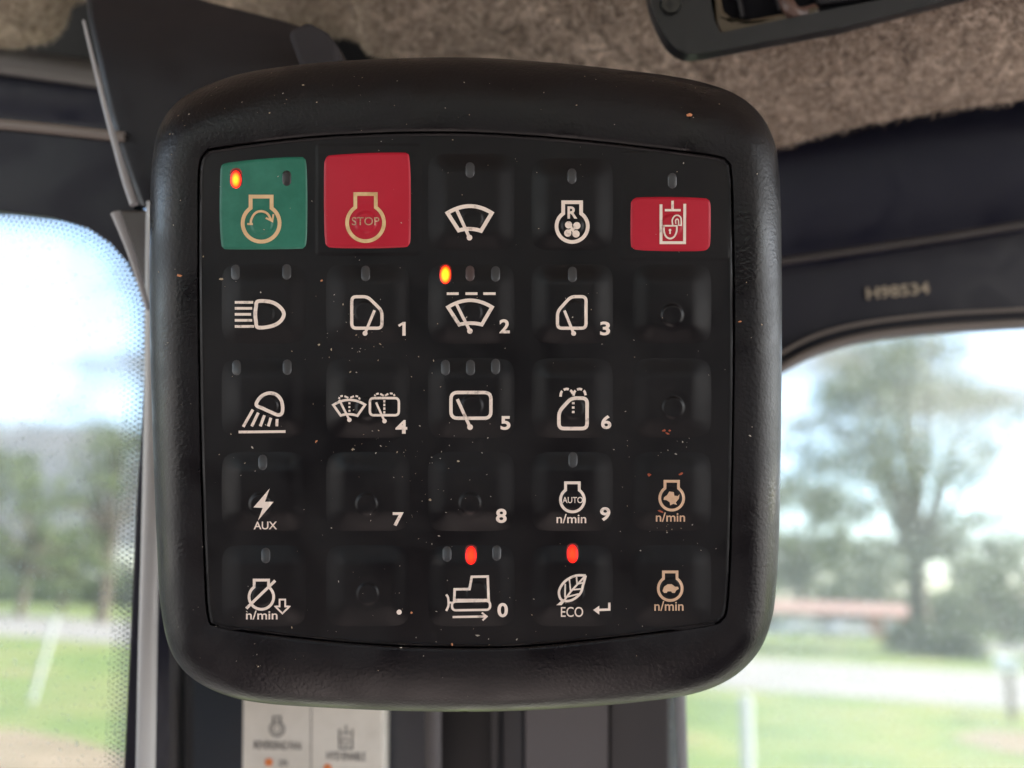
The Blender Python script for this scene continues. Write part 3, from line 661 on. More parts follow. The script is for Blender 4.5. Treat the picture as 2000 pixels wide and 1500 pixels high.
L = Legend(); L.text('STOP', 687, 741, 424, 440, 0.006); nums[(0, 1)] = (L, m_worn)
L = Legend(); L.fan((874, 416), (960.5, 416), (918, 402.5), (896, 450), (939.5, 451), (917.5, 447), 7.6); L.wiper((892, 410), (917, 464), 6.4, 5.6); symb[(0, 2)] = (L, m_print)
L = Legend(); L.engine(1117.5, 442, 30.5, 395, 17.5, 7.2); L.text('R', 1108.4, 1127.6, 403, 427, 0.03)
for sx, sy in ((1, 1), (-1, 1), (1, -1), (-1, -1)):
    L.disc(1117.8+sx*8-sy*0.8, 448+sy*8+sx*0.8, 7.2)
    L.stroke([(1117.8, 448), (1117.8+sx*8-sy*3, 448+sy*8+sx*3)], 4.5)
symb[(0, 3)] = (L, m_print)
L = Legend(); L.stroke([(1291, 399), (1291, 474), (1337, 474), (1337.5, 398)], 5.6); L.stroke([(1313.6, 392), (1313.6, 409)], 5); L.stroke([(1298.5, 410.5), (1329.5, 410.5)], 4.6)
L.curve([(1297, 441.5), (1297, 452), (1301, 462), (1309, 466), (1317, 462), (1321.5, 452), (1322, 441.5)], 3.4); L.stroke([(1295.5, 441), (1323.5, 441)], 3.2); L.stroke([(1308.6, 449), (1308.6, 457)], 3); L.disc(1308.6, 449.5, 2.6)
L.curve([(1314, 440), (1313, 430), (1317, 422.5), (1323, 420.5), (1329, 424), (1330.5, 431), (1330.5, 440)], 2.8); L.curve([(1320, 437), (1319.5, 431), (1322, 428), (1325, 430), (1325.5, 440)], 2.4); L.stroke([(1324.5, 440), (1331.8, 440)], 2.6); symb[(0, 4)] = (L, m_print)
L = Legend(); L.curve([(504, 588.5), (530, 590), (547, 600), (554.5, 613.6), (547, 628), (530, 637), (504, 639.5), (500, 628), (498.6, 613.6), (500, 600)], 7.2, True)
for y, x in zip((590.5, 602.2, 613.9, 625.6, 637.6), (494.5, 492.5, 490.4, 492.5, 496)): L.stroke([(458.6, y), (x, y)], 5.2)
symb[(1, 0)] = (L, m_print)
L = Legend(); L.rpoly([(687, 579.5), (718, 579.5), (746, 607), (746, 641), (687, 641)], 9, 6.2); L.wiper((731.5, 606), (713, 651), 5.4, 4.8); symb[(1, 1)] = (L, m_print)
L = Legend(); L.fan((875, 600), (961, 600), (918, 586.5), (897, 634), (941, 634), (918.5, 631), 7); L.wiper((891.5, 594), (917.8, 646.5), 6, 5.4)
for a, b_ in ((872.6, 896), (909, 932.6), (944, 968)): L.stroke([(a, 573.5), (b_, 573.5)], 5.2)
symb[(1, 2)] = (L, m_print)
L = Legend(); L.rpoly([(1115, 579.3), (1144.6, 579.3), (1144.6, 641), (1088.8, 641), (1088.8, 608.5)], 9, 6.2); L.wiper((1102.4, 606.5), (1120.4, 651.2), 5.4, 4.8); symb[(1, 3)] = (L, m_print)
L = Legend(); L.curve([(500.5, 790.5), (509, 775.5), (524, 768), (539, 770.5), (548.6, 780.5), (552, 795), (550.5, 807), (543, 810.5), (530, 805.4), (514, 798)], 6.8, True)
for a, b_ in (((494, 800), (475, 833.6)), ((504.5, 806), (491.6, 832.6)), ((516.5, 811), (508.4, 832.6)), ((529, 816), (524, 832.6)), ((541.2, 818.4), (540.5, 832.6))): L.stroke([a, b_], 5.6)
L.stroke([(466, 843.8), (557.6, 842.8)], 5.2); symb[(2, 0)] = (L, m_print)
L = Legend(); L.fan((651, 791), (713, 790.5), (682, 781), (665.5, 811.5), (698, 812), (681.6, 809), 4.8); L.wiper((662.5, 781), (682.4, 820), 4.4, 4.4); L.dashes([(682.4, 784), (682.4, 806)], 4, 3, .62)
L.dashes([(662, 780), (664, 775), (671, 773.4), (681.5, 777.8)], 3.6, 3, .66); L.dashes([(683, 777.5), (693, 773.6), (700, 775.5), (703, 781)], 3.6, 3, .66)
L.rpoly([(722.5, 777.5), (779, 777.5), (779, 811), (722.5, 811)], 8, 4.8); L.wiper((734.5, 786), (751, 822.5), 4.2, 4.4); L.dashes([(750.6, 780), (750.6, 809)], 4, 4, .62)
L.dashes([(731.5, 774), (734, 770.6), (741, 768.8), (750.5, 773.6)], 3.6, 3, .66); L.dashes([(751, 773.6), (760, 768.6), (768, 769.6), (771, 774)], 3.6, 3, .66); symb[(2, 1)] = (L, m_print)
L = Legend(); L.rpoly([(880.8, 766.6), (958.8, 766.6), (958.8, 816.8), (880.8, 816.8)], 13, 6.6); L.wiper((893.2, 779.5), (918, 834.2), 6.4, 5.6); symb[(2, 2)] = (L, m_print)
L = Legend(); L.rpoly([(1115.5, 777.6), (1146.6, 777.6), (1146.6, 837), (1091.6, 837), (1091.6, 804)], 10, 7); L.dashes([(1119.6, 783), (1119.6, 809)], 5, 3, .62)
L.dashes([(1094.6, 776), (1097, 765), (1106, 759.8), (1115, 763), (1119.4, 770)], 4.8, 3, .72); L.dashes([(1119.8, 774), (1123, 764), (1132, 759.8), (1141, 764), (1144, 773)], 4.8, 3, .72); symb[(2, 3)] = (L, m_print)
L = Legend(); L.poly([(527, 953.6), (495, 991), (513, 992), (503.6, 1017), (534.5, 980), (517.4, 980)]); L.text('AUX', 495.5, 541, 1018.6, 1034, 0.012); symb[(3, 0)] = (L, m_print)
L = Legend(); L.engine(1118, 976.4, 23.3, 943, 13.4, 5.6); L.text('AUTO', 1098.5, 1138.4, 970.6, 982.6, 0.01); L.text('n/min', 1087, 1145, 1004, 1022, 0.012); symb[(3, 3)] = (L, m_print)
L = Legend(); L.engine(1312, 973, 23.3, 940, 13.2, 5.4); L.text('n/min', 1281, 1338, 1001, 1019, 0.012)
L.poly([(1297, 971), (1303, 967), (1309, 968), (1307, 960), (1313, 966), (1316, 961), (1317, 968), (1324, 969), (1327, 965), (1326, 974), (1320, 981), (1322, 986), (1315, 984), (1309, 987), (1308, 981), (1302, 977), (1296, 976)]); symb[(3, 4)] = (L, m_brown)
L = Legend(); L.engine(510.5, 1166, 24, 1133, 14, 5.4); L.stroke([(481, 1188.4), (537.5, 1134)], 5.6); L.text('n/min', 480.5, 542, 1192.5, 1210, 0.012)
L.stroke([(546, 1171), (557, 1171), (557, 1184.5), (565.5, 1184.5), (551.5, 1198), (537.5, 1184.5), (546, 1184.5)], 3.4, True); symb[(4, 0)] = (L, m_print)
L = Legend(); L.disc(779.6, 1195.6, 5); nums[(4, 1)] = (L, m_print)
L = Legend(); L.stroke([(887.2, 1172), (888, 1151), (917, 1150.6), (921.4, 1126.6), (952.6, 1126), (954.4, 1172)], 5, True); L.rpoly([(882.5, 1175), (957, 1173.4), (957.5, 1191), (883, 1192)], 9, 4.6)
L.curve([(871.5, 1161), (875, 1167), (876, 1176), (875.6, 1184), (871.5, 1193)], 4.4); L.stroke([(876, 1177), (882, 1177)], 4); L.stroke([(884, 1205.2), (949, 1204)], 4.4); L.stroke([(941, 1196.6), (950.5, 1204), (942.5, 1211.5)], 3.6); symb[(4, 2)] = (L, m_print)
L = Legend(); L.curve([(1144, 1124), (1124, 1124.5), (1104, 1135), (1092.5, 1152), (1093.5, 1167), (1101.5, 1173.6), (1117, 1172), (1133, 1159.6), (1139, 1142), (1144, 1124)], 4.8); L.stroke([(1098, 1178), (1115, 1155), (1143, 1125)], 3.8)
L.stroke([(1104, 1140), (1103.5, 1167)], 3); L.stroke([(1112, 1132), (1114.5, 1154)], 3); L.stroke([(1126, 1127), (1127, 1141)], 3); L.stroke([(1107, 1166), (1130, 1160)], 3); L.stroke([(1117, 1152), (1137, 1150)], 3); L.stroke([(1127, 1141), (1139, 1138)], 2.8)
L.poly([(1086.5, 1182), (1098, 1172), (1103, 1174), (1097, 1182)]); L.text('ECO', 1095.5, 1139, 1185.4, 1205, 0.006)
symb[(4, 3)] = (L, m_print)
L = Legend(); L.stroke([(1190, 1177), (1190, 1190.5), (1166, 1191.4)], 4.6); L.poly([(1158.5, 1191.4), (1170.5, 1183), (1170.5, 1200.4)]); nums[(4, 3)] = (L, m_print)
L = Legend(); L.engine(1309, 1149.5, 23.3, 1117, 13.2, 5.4); L.text('n/min', 1278, 1335, 1174, 1193, 0.012)
L.poly([(1294, 1154), (1297, 1146), (1304, 1141), (1312, 1141), (1319, 1146), (1324, 1146), (1326, 1150), (1321, 1153), (1318, 1158), (1313, 1158), (1311, 1155), (1304, 1155), (1302, 1158), (1297, 1158)]); symb[(4, 4)] = (L, m_brown)
for rc, t_, bb in (((1, 1), '1', (778, 792.5, 628.6, 655.6)), ((1, 2), '2', (975.5, 995.6, 623.5, 651)), ((1, 3), '3', (1172, 1191.5, 628, 655)), ((2, 1), '4', (772.4, 795.5, 820.4, 847)), ((2, 2), '5', (977.6, 997, 812.6, 839.6)), ((2, 3), '6', (1174, 1194, 811, 838)),
                   ((3, 1), '7', (767, 788.6, 1000.4, 1027.4)), ((3, 2), '8', (968.6, 989.6, 993.5, 1021.4)), ((3, 3), '9', (1172, 1192, 990.5, 1017.5)), ((4, 2), '0', (971.6, 992, 1177.6, 1205.5))):
    L = Legend()
    if t_ == '1': L.stroke([(789, 628.8), (789, 655.6)], 6.4); L.stroke([(787.5, 631), (778.5, 636.5)], 4.4)
    else: L.text(t_, *bb, bold=0.030)
    nums[rc] = (L, m_print)
blab = {(0, 0): 'green button with engine start symbol and one lit orange light', (0, 1): 'red button with engine STOP symbol', (0, 2): 'black button with plain wiper symbol', (0, 3): 'black button with engine and fan symbol marked R', (0, 4): 'low red button with open padlock and cylinder symbol',
        (1, 0): 'black button with headlight symbol', (1, 1): 'black button with side wiper symbol and numeral 1', (1, 2): 'black button with dashed wiper symbol and numeral 2', (1, 3): 'black button with side wiper symbol and numeral 3', (1, 4): 'blank black button under the red padlock button',
        (2, 0): 'black button with work light symbol', (2, 1): 'black button with two washer symbols and numeral 4', (2, 2): 'black button with rear wiper symbol and numeral 5', (2, 3): 'black button with side washer symbol and numeral 6', (2, 4): 'blank black button above the rabbit button',
        (3, 0): 'black button with lightning bolt and AUX', (3, 1): 'black button with only the numeral 7', (3, 2): 'black button with only the numeral 8', (3, 3): 'black button with AUTO engine speed symbol and numeral 9', (3, 4): 'black button with rabbit engine speed symbol',
        (4, 0): 'black button with crossed out engine speed symbol', (4, 1): 'black button with only a dot', (4, 2): 'black button with tracked machine symbol and numeral 0', (4, 3): 'black button with leaf symbol, ECO and a return arrow', (4, 4): 'black button with turtle engine speed symbol'}
bvh_v = []; bvh_f = []
def addbvh(me):
    n = len(bvh_v); bvh_v.extend([v.co.copy() for v in me.vertices]); bvh_f.extend([[i+n for i in p.vertices] for p in me.polygons])
addbvh(bme); addbvh(keyme)
for rc, P in outlines.items():
    A = np.array(P); x0, y0 = A.min(0)-4; x1, y1 = A.max(0)+4; nx_ = int((x1-x0)/1.9); ny_ = int((y1-y0)/1.9)
    X, Y = np.meshgrid(np.linspace(x0, x1, nx_), np.linspace(y0, y1, ny_)); Z = zbutton(rc, X, Y)
    vv = [loc(a, b_, c_) for a, b_, c_ in zip(X.ravel(), Y.ravel(), Z.ravel())]
    fs = [[r*nx_+c, (r+1)*nx_+c, (r+1)*nx_+c+1, r*nx_+c+1] for r in range(ny_-1) for c in range(nx_-1)]
    me = meshof(vv, fs)
    mt = {(0, 0): m_green, (0, 1): m_red, (0, 4): m_red}.get(rc, m_pad)
    addbvh(me); bo = link('button', me, mt, pan, local=True); bo['label'] = blab[rc]
    def to3(x, y, l, rc=rc): return [loc(a, b_, c_) for a, b_, c_ in zip(x, y, np.maximum(zbutton(rc, x, y), zbase(x, y))+l)]
    if rc in symb: link('symbol', symb[rc][0].mesh(to3, 0.10e-3, True), symb[rc][1], bo, local=True, smooth=False)
    if rc in nums: link('lettering' if rc in ((0, 1), (4, 3)) else ('dot' if rc == (4, 1) else 'numeral'), nums[rc][0].mesh(to3, 0.10e-3, True), nums[rc][1], bo, local=True, smooth=False)
    for lx, ly, lm in lamps.get(rc, []):
        lit = lm in (m_ledo, m_ledy, m_ledr); w, h = (19, 32) if lit else (17, 30)
        zc = zsurf(rc, lx, ly) if rc != (0, 4) else Z0+.14e-3
        vs_ = []; fs = []; K = ([(1.34, -0.12), (1.22, 0.03), (1.05, 0.035)] if lit else [(1.16, -0.30)]) + [ (1.0, 0.04), (0.86, 0.14), (0.5, 0.2), (0.05, 0.22)]
        sp = stadium(lx, ly, w, h, 6); m_ = len(sp)
        for sc, dz in K:
            for p in sp:
                qx, qy = lx+(p[0]-lx)*sc, ly+(p[1]-ly)*sc; vs_.append(loc(qx, qy, (zsurf(rc, qx, qy) if rc != (0, 4) else zc)+dz*1e-3))
        for a in range(len(K)-1):
            for k in range(m_): fs.append([a*m_+k, (a+1)*m_+k, (a+1)*m_+(k+1) % m_, a*m_+(k+1) % m_])
        fs.append([(len(K)-1)*m_+k for k in range(m_)])
        bm = bmesh.new(); me = meshof(vs_, fs); bm.from_mesh(me); me = bm_mesh(bm)
        o = link('indicator_light', me, lm, bo, local=True)
        if lit: o['label'] = 'lit %s indicator light' % ('orange' if lm is not m_ledr else 'red')
# ---- dust and crumbs lying on the keypad
tree = BVHTree.FromPolygons(bvh_v, bvh_f)
def onpanel(px, py):
    o = PINV @ CAM; t_ = PINV @ W(px, py, D0); h = tree.ray_cast(o, (t_-o).normalized()); return h
fv_ = []; ffc = []; fmi = []
def fleck(px, py, L_, w_, ang, mi_):
    h = onpanel(px, py)
    if h[0] is None: return
    p, nn = h[0], h[1]; 
    if nn.z < 0: nn = -nn
    a = Vector((math.cos(ang), math.sin(ang), 0)); a = (a-nn*a.dot(nn)).normalized(); b_ = nn.cross(a); k = random.randint(4, 6)
    n_ = len(fv_); pts = []
    for q in range(k):
        th = 2*math.pi*q/k+random.uniform(-.3, .3); rr__ = random.uniform(.65, 1.1); pts.append((math.cos(th)*L_*S/2*rr__, math.sin(th)*w_*S/2*rr__))
    for x, y in pts: fv_.append(p+a*x+b_*y+nn*0.02e-3)
    fv_.append(p+nn*(0.03e-3+min(L_, w_)*S*0.35))
    for q in range(k): ffc.append([n_+q, n_+(q+1) % k, n_+k]); fmi.append(mi_)
random.seed(21)
clusters = [(700, 680, 70, 22, 46), (760, 870, 60, 30, 34), (640, 560, 60, 60, 10), (900, 860, 60, 30, 26), (820, 1000, 40, 60, 34), (720, 1080, 60, 40, 12), (880, 960, 40, 40, 12), (680, 640, 30, 30, 18), (460, 870, 60, 20, 12), (900, 1210, 160, 40, 26), (560, 1290, 160, 40, 14), (400, 170, 60, 25, 34), (340, 230, 25, 50, 26), (620, 170, 120, 25, 30), (1200, 160, 120, 16, 14), (1310, 870, 50, 16, 20), (1310, 1040, 50, 20, 22), (330, 480, 14, 150, 14), (870, 620, 40, 60, 10), (1150, 600, 60, 60, 14), (820, 1190, 40, 40, 10)]
for cx, cy, sx, sy, k in clusters:
    for _ in range(int(k*.5)):
        L_ = abs(random.gauss(0, 1))*1.5+1.0; fleck(random.gauss(cx, sx), random.gauss(cy, sy), L_*random.uniform(1, 1.8), L_*.8, random.uniform(0, 3.14), random.choice((0, 0, 1)))
for _ in range(210):
    L_ = abs(random.gauss(0, 1))*1.1+0.8; fleck(random.uniform(320, 1500), random.uniform(140, 1370), L_*random.uniform(1, 1.8), L_*.8, random.uniform(0, 3.14), random.choice((0, 0, 1)))
for x, y, l, w, a, mi_ in ((350, 538, 13, 7, -.3, 2), (432, 545, 11, 6, -.2, 1), (1346, 224, 15, 8, .1, 2), (1297, 841, 9, 7, .3, 3), (1303, 846, 12, 5, -.5, 3), (1308, 841, 6, 6, 0, 3), (1268, 927, 9, 8, 0, 3), (1329, 926, 12, 6, .4, 3), (1445, 628, 8, 4, 0, 2), (623, 673, 7, 5, 0, 1), (618, 862, 9, 4, .8, 2), (628, 548, 6, 5, 0, 2), (804, 1197, 5, 6, 0, 2), (883, 1258, 5, 9, .1, 2), (933, 1241, 4, 10, 1.5, 0), (1290, 999, 14, 5, -.3, 3), (689, 877, 6, 8, 0, 1), (840, 976, 8, 6, 0, 1), (895, 901, 8, 5, 0, 1)):
    fleck(x, y, l, w, a, mi_)
dme = meshof(fv_, ffc); dme.transform(ABS['switch_panel'])
dst = link('dust', dme, mat('dust_pale', (0.42, 0.37, 0.31), 0.8), None, smooth=False)
for m_ in (mat('dust_tan', (0.40, 0.31, 0.21), 0.8), mat('crumb_orange', (0.50, 0.20, 0.09), 0.8), mat('crumb_rust', (0.32, 0.07, 0.03), 0.8)): dme.materials.append(m_)
dme.polygons.foreach_set('material_index', np.array(fmi, dtype=np.int32)); dme.update()
tag(dst, 'pale dust specks and rust crumbs scattered over the black keypad', 'dust', kind='stuff')

# ================================================================ OUTSIDE
def gmat(name, stops, scale, rough=0.9, detail=8):
    m = bpy.data.materials.new(name); m.use_nodes = True; t = m.node_tree; b = t.nodes['Principled BSDF']; b.inputs['Roughness'].default_value = rough; b.inputs['Specular IOR Level'].default_value = 0.2
    tc = t.nodes.new('ShaderNodeTexCoord'); n = t.nodes.new('ShaderNodeTexNoise'); n.inputs['Scale'].default_value = scale; n.inputs['Detail'].default_value = detail; n.inputs['Roughness'].default_value = 0.6
    r = t.nodes.new('ShaderNodeValToRGB'); e = r.color_ramp.elements; e[0].position = stops[0][0]; e[0].color = (*stops[0][1], 1); e[1].position = stops[-1][0]; e[1].color = (*stops[-1][1], 1)
    for p, c in stops[1:-1]: k = e.new(p); k.color = (*c, 1)
    t.links.new(tc.outputs['Object'], n.inputs['Vector']); t.links.new(n.outputs['Fac'], r.inputs[0]); t.links.new(r.outputs[0], b.inputs['Base Color']); MATS[name] = m; return m
m_grass = gmat('grass', [(0.34, (0.052, 0.086, 0.020)), (0.46, (0.080, 0.118, 0.030)), (0.58, (0.118, 0.132, 0.044)), (0.70, (0.145, 0.120, 0.070))], 0.35)
m_road = gmat('road_surface', [(0.3, (0.135, 0.13, 0.127)), (0.7, (0.185, 0.178, 0.172))], 0.8)
m_dirt = gmat('bare_dirt', [(0.35, (0.11, 0.088, 0.056)), (0.7, (0.18, 0.14, 0.10))], 1.2)
gnd = link('ground', meshof([(-900, -300, 0), (900, -300, 0), (900, 1200, 0), (-900, 1200, 0)], [[0, 1, 2, 3]]), m_grass, smooth=False); tag(gnd, kind='structure')
def sheet(name, pts, z, m):
    v = [Vector((p.x, p.y, z)) for p in pts]; o = link(name, meshof(v, [list(range(len(v)))]), m, smooth=False); return tag(o, kind='structure')
a0, a1 = G(0, 1240), G(2000, 1386); b0, b1 = G(0, 1199), G(2000, 1318)
def ext(p, q, t): return p + (q-p)*t
sheet('road', [ext(a0, a1, -1), ext(a0, a1, 3), ext(b0, b1, 3), ext(b0, b1, -1)], .008, m_road)
c0, c1 = G(1250, 1262), G(2000, 1300)
sheet('driveway', [G(1740, 1262), G(2400, 1300), G(2400, 1270), G(1740, 1250)], .012, gmat('driveway_concrete', [(0.3, (0.10, 0.098, 0.098)), (0.7, (0.14, 0.138, 0.135))], 0.7))
sheet('dirt_patch', [G(-300, 1430), G(40, 1425), G(150, 1445), G(300, 1490), G(500, 1600), G(-300, 1700)], .004, m_dirt)
sheet('dirt_patch', [G(1850, 1440), G(1930, 1425), G(2200, 1440), G(2200, 1500), G(1960, 1470)], .004, m_dirt)

sheet('bounce_sheet', [Vector((-60, -60, 0)), Vector((60, -60, 0)), Vector((60, 2.5, 0)), Vector((-60, 2.5, 0))], .006, gmat('pale_bounce', [(0.3, (0.32, 0.30, 0.285)), (0.7, (0.44, 0.42, 0.40))], 2.0))  # unseen pale ground added to bounce neutral light onto the cab sides
def tube(bm, p, q, r0, r1, n=7):
    t = (q-p).normalized(); a = t.orthogonal().normalized(); b = t.cross(a)
    A = [bm.verts.new(p+(a*math.cos(2*math.pi*k/n)+b*math.sin(2*math.pi*k/n))*r0) for k in range(n)]; B = [bm.verts.new(q+(a*math.cos(2*math.pi*k/n)+b*math.sin(2*math.pi*k/n))*r1) for k in range(n)]
    for k in range(n): bm.faces.new([A[k], A[(k+1) % n], B[(k+1) % n], B[k]])
m_bark = gmat('bark', [(0.3, (0.07, 0.055, 0.042)), (0.7, (0.14, 0.115, 0.09))], 3)
def leafmat(name, a, b_):
    m = gmat(name, [(0.3, a), (0.7, b_)], 0.9, 0.6); t = m.node_tree; pb = t.nodes['Principled BSDF']
    tr = t.nodes.new('ShaderNodeBsdfTranslucent'); ms = t.nodes.new('ShaderNodeMixShader'); ms.inputs[0].default_value = 0.35
    r = [n for n in t.nodes if n.type == 'VALTORGB'][0]; t.links.new(r.outputs[0], tr.inputs[0]); t.links.new(pb.outputs[0], ms.inputs[1]); t.links.new(tr.outputs[0], ms.inputs[2])
    t.links.new(ms.outputs[0], t.nodes['Material Output'].inputs[0]); return m
m_leaf = leafmat('oak_leaves', (0.06, 0.085, 0.035), (0.12, 0.15, 0.065))
m_leafd = leafmat('dark_leaves', (0.05, 0.072, 0.032), (0.10, 0.128, 0.06))
def tree_at(base, h, spread, seed, label, cat='tree', name='oak_tree', m=m_leaf, nclump=70, leaves=90, leaf=.30, crown0=0.25, lean=0, group='trees beyond the road', flat=0.55):
    rd = random.Random(seed); root = E(name, base); tag(root, label, cat, group)
    bm = bmesh.new(); top = base+Vector((lean, 0, h*0.42)); tube(bm, base, top, h*.035, h*.024, 9)
    centers = []
    for k in range(nclump):
        a = rd.uniform(0, 2*math.pi); rr = spread*math.sqrt(rd.random()); zz = h*(crown0+(1-crown0)*rd.random()**0.8)
        prof_ = math.sqrt(max(0.05, 1-((zz/h-flat)/(1-flat+.02))**2)) if zz/h > flat else 0.55+0.45*(zz/h-crown0)/(flat-crown0+1e-6)
        c = base+Vector((lean+math.cos(a)*rr*prof_, math.sin(a)*rr*prof_, zz)); centers.append(c)
    for k, c in enumerate(centers[:26]):
        s = base.lerp(top, rd.uniform(.6, 1)); midp = s.lerp(c, .5)+Vector((0, 0, h*.04)); tube(bm, s, midp, h*.013, h*.008, 6); tube(bm, midp, c, h*.008, h*.002, 5)
    link('trunk', bm_mesh(bm), m_bark, root)
    lv = []; lf = []
    for c in centers:
        cr_ = h*rd.uniform(.05, .105)
        for _ in range(int(leaves*.8)):
            d = Vector((rd.gauss(0, 1), rd.gauss(0, 1), rd.gauss(0, .62)))*cr_*.62; p = c+d; s = leaf*rd.uniform(.5, 1.2)
            u = Vector((rd.gauss(0, 1), rd.gauss(0, 1), rd.gauss(0, 1))).normalized(); w = u.orthogonal().normalized()
            n = len(lv); lv += [p-u*s, p+w*s*.5, p+u*s, p-w*s*.5]; lf.append([n, n+1, n+2, n+3])
    link('crown', meshof(lv, lf), m, root, smooth=False); return root
def g_at(px, dist):
    """ground point straight under column px at the given distance"""
    v = rt*((px-1000)/F)+up*((750-1195)/F)+fwd; h = Vector((v.x, v.y, 0)).normalized(); return Vector((0, 0, 0))+h*dist
tree_at(g_at(1795, 66), 20.5, 8.6, 3, 'tall spreading oak behind the right window, its crown reaching near the top of the glass', nclump=200, leaves=110, leaf=.25, crown0=.18, flat=.42)
tree_at(g_at(1570, 128), 19, 8.0, 4, 'smaller oak right beside the keypad edge, behind the low house', nclump=95, leaves=100, leaf=.42)
tree_at(g_at(1440, 120), 15, 7, 14, 'tree half hidden behind the right edge of the keypad', nclump=60, leaves=90, leaf=.42)
tree_at(g_at(2040, 58), 5.4, 4.4, 5, 'dense green bushy tree at the far right edge of the right window', name='bushy_tree', m=m_leafd, nclump=60, leaves=120, leaf=.16, crown0=.05, flat=.4)
tree_at(g_at(1960, 92), 9, 4.5, 25, 'tree between the tall oak and the right edge of the photo', m=m_leafd, nclump=40, leaves=80, leaf=.28)
tree_at(g_at(1690, 132), 12, 8, 26, 'low tree seen under the branches of the tall oak', m=m_leafd, nclump=60, leaves=80, leaf=.42)
tree_at(g_at(200, 70), 13.5, 4.8, 6, 'tallest oak in the left window, beside its right frame', nclump=54, leaves=42, leaf=.24, crown0=.25)
tree_at(g_at(40, 80), 10.5, 6.0, 7, 'broad oak at the left edge of the left window', nclump=60, leaves=40, leaf=.26, crown0=.2)
tree_at(g_at(-120, 76), 13, 5.5, 8, 'oak just outside the left edge of the left window', nclump=40, leaves=80, leaf=.28)
tree_at(g_at(120, 95), 7.5, 6.0, 9, 'low oak between the two taller oaks of the left window', m=m_leafd, nclump=56, leaves=80, leaf=.3)
# bushes
def bush(base, h, w, seed, label, m=m_leafd):
    rd = random.Random(seed); root = E('bush', base); tag(root, label, 'bush', 'bushes beyond the road')
    bm = bmesh.new()
    for k in range(7):
        a = rd.uniform(0, 6.28); tube(bm, base, base+Vector((math.cos(a)*w*.3, math.sin(a)*w*.3, h*.7)), .05, .02, 5)
    link('stems', bm_mesh(bm), m_bark, root); lv = []; lf = []
    for _ in range(2600):
        a = rd.uniform(0, 6.28); r_ = math.sqrt(rd.random()); z = rd.random()**.8; q = math.sqrt(max(0, 1-z**2.2))
        p = base+Vector((math.cos(a)*w*r_*q, math.sin(a)*w*r_*q, z*h*rd.uniform(.85, 1.05)+.05)); s = rd.uniform(.07, .18)
        u = Vector((rd.gauss(0, 1), rd.gauss(0, 1), rd.gauss(0, 1))).normalized(); w_ = u.orthogonal().normalized(); n = len(lv); lv += [p-u*s, p+w_*s*.5, p+u*s, p-w_*s*.5]; lf.append([n, n+1, n+2, n+3])
    link('foliage', meshof(lv, lf), m, root, smooth=False)
bush(g_at(1785, 60), 1.9, 2.0, 11, 'dark round bush at the foot of the tall oak')
bush(g_at(1860, 57), 1.6, 1.6, 12, 'smaller bush right of the bush at the foot of the tall oak')
# far wood that reads as one mass
lv = []; lf = []; rd = random.Random(99)
for _ in range(60000):
    a = rd.uniform(-0.75, 0.75); dist = rd.uniform(150, 185); h_ = 5.5+2.0*math.sin(a*17)+1.4*math.sin(a*41+1)+1.0*math.sin(a*97)
    p = Vector((math.sin(a)*dist, math.cos(a)*dist, rd.random()**.8*max(2, h_))); s = rd.uniform(.35, .8)
    u = Vector((rd.gauss(0, 1), rd.gauss(0, 1), rd.gauss(0, 1))).normalized(); w_ = u.orthogonal().normalized(); n = len(lv); lv += [p-u*s, p+w_*s*.6, p+u*s, p-w_*s*.6]; lf.append([n, n+1, n+2, n+3])
tag(link('far_wood', meshof(lv, lf), m_leafd, smooth=False), 'low belt of distant woodland along the horizon behind the house and oaks', 'wood', kind='stuff')

# ---- house with carport
hb = g_at(1590, 104); hd = Vector((hb.x, hb.y, 0)).normalized(); ha = math.atan2(-hd.x, hd.y)
HM = Matrix.Translation(hb) @ Matrix.Rotation(ha, 4, 'Z')
house = E('house', hb, Matrix.Rotation(ha, 3, 'Z')); tag(house, 'low white and brick house with pinkish brown roof seen beside the keypad edge', 'house')
def hpart(name, boxes, m, par=house):
    bm = bmesh.new()
    for c, s in boxes: box(bm, c, s)
    return link(name, bm_mesh(bm), m, par, local=True, smooth=False)
hw = hpart('wall', [((-4.5, 1.5, 1.15), (8.4, 3, 2.3))], mat('white_siding', (0.78, 0.78, 0.78), 0.7))
hpart('brick_wall', [((7.4, 1.2, 1.15), (4.4, 4, 2.3))], mat('red_brick', (0.34, 0.115, 0.07), 0.8, var=(1.5, (0.42, 0.22, 0.10), .4, .7)))
for cx_ in (-0.1, 4.9): hpart('carport_post', [((cx_, -1.0, 1.1), (.15, .15, 2.2))], mat('post_white', (0.6, 0.6, 0.6), 0.6))
hpart('carport_back', [((2.6, 3.2, 1.1), (5.6, .2, 2.2))], mat('carport_grey_wall', (0.30, 0.28, 0.27), 0.8))  # back wall in one even mid grey
v = [(-9.5, -1.6, 2.3), (10.2, -1.6, 2.3), (10.2, 4.2, 2.3), (-9.5, 4.2, 2.3), (-8.0, 1.3, 3.5), (8.8, 1.3, 3.5)]
rf = link('roof', meshof(v, [[0, 1, 5, 4], [2, 3, 4, 5], [0, 4, 3], [1, 2, 5], [3, 2, 1, 0]]), mat('roof_shingle', (0.20, 0.115, 0.10), 0.8), house, local=True, smooth=False)
for wx in (-7.2, -4.6, -2.0):
    wo = hpart('window', [((wx, -0.03, 1.35), (1.2, .06, 1.0))], mat('window_white', (0.6, 0.6, 0.6), 0.5)); hpart('pane', [((wx, -0.07, 1.35), (1.0, .02, .8))], mat('dark_glass', (0.03, 0.04, 0.05), 0.1), wo)
hpart('window', [((7.4, -0.83, 1.35), (1.5, .06, 1.0))], MATS['window_white'])
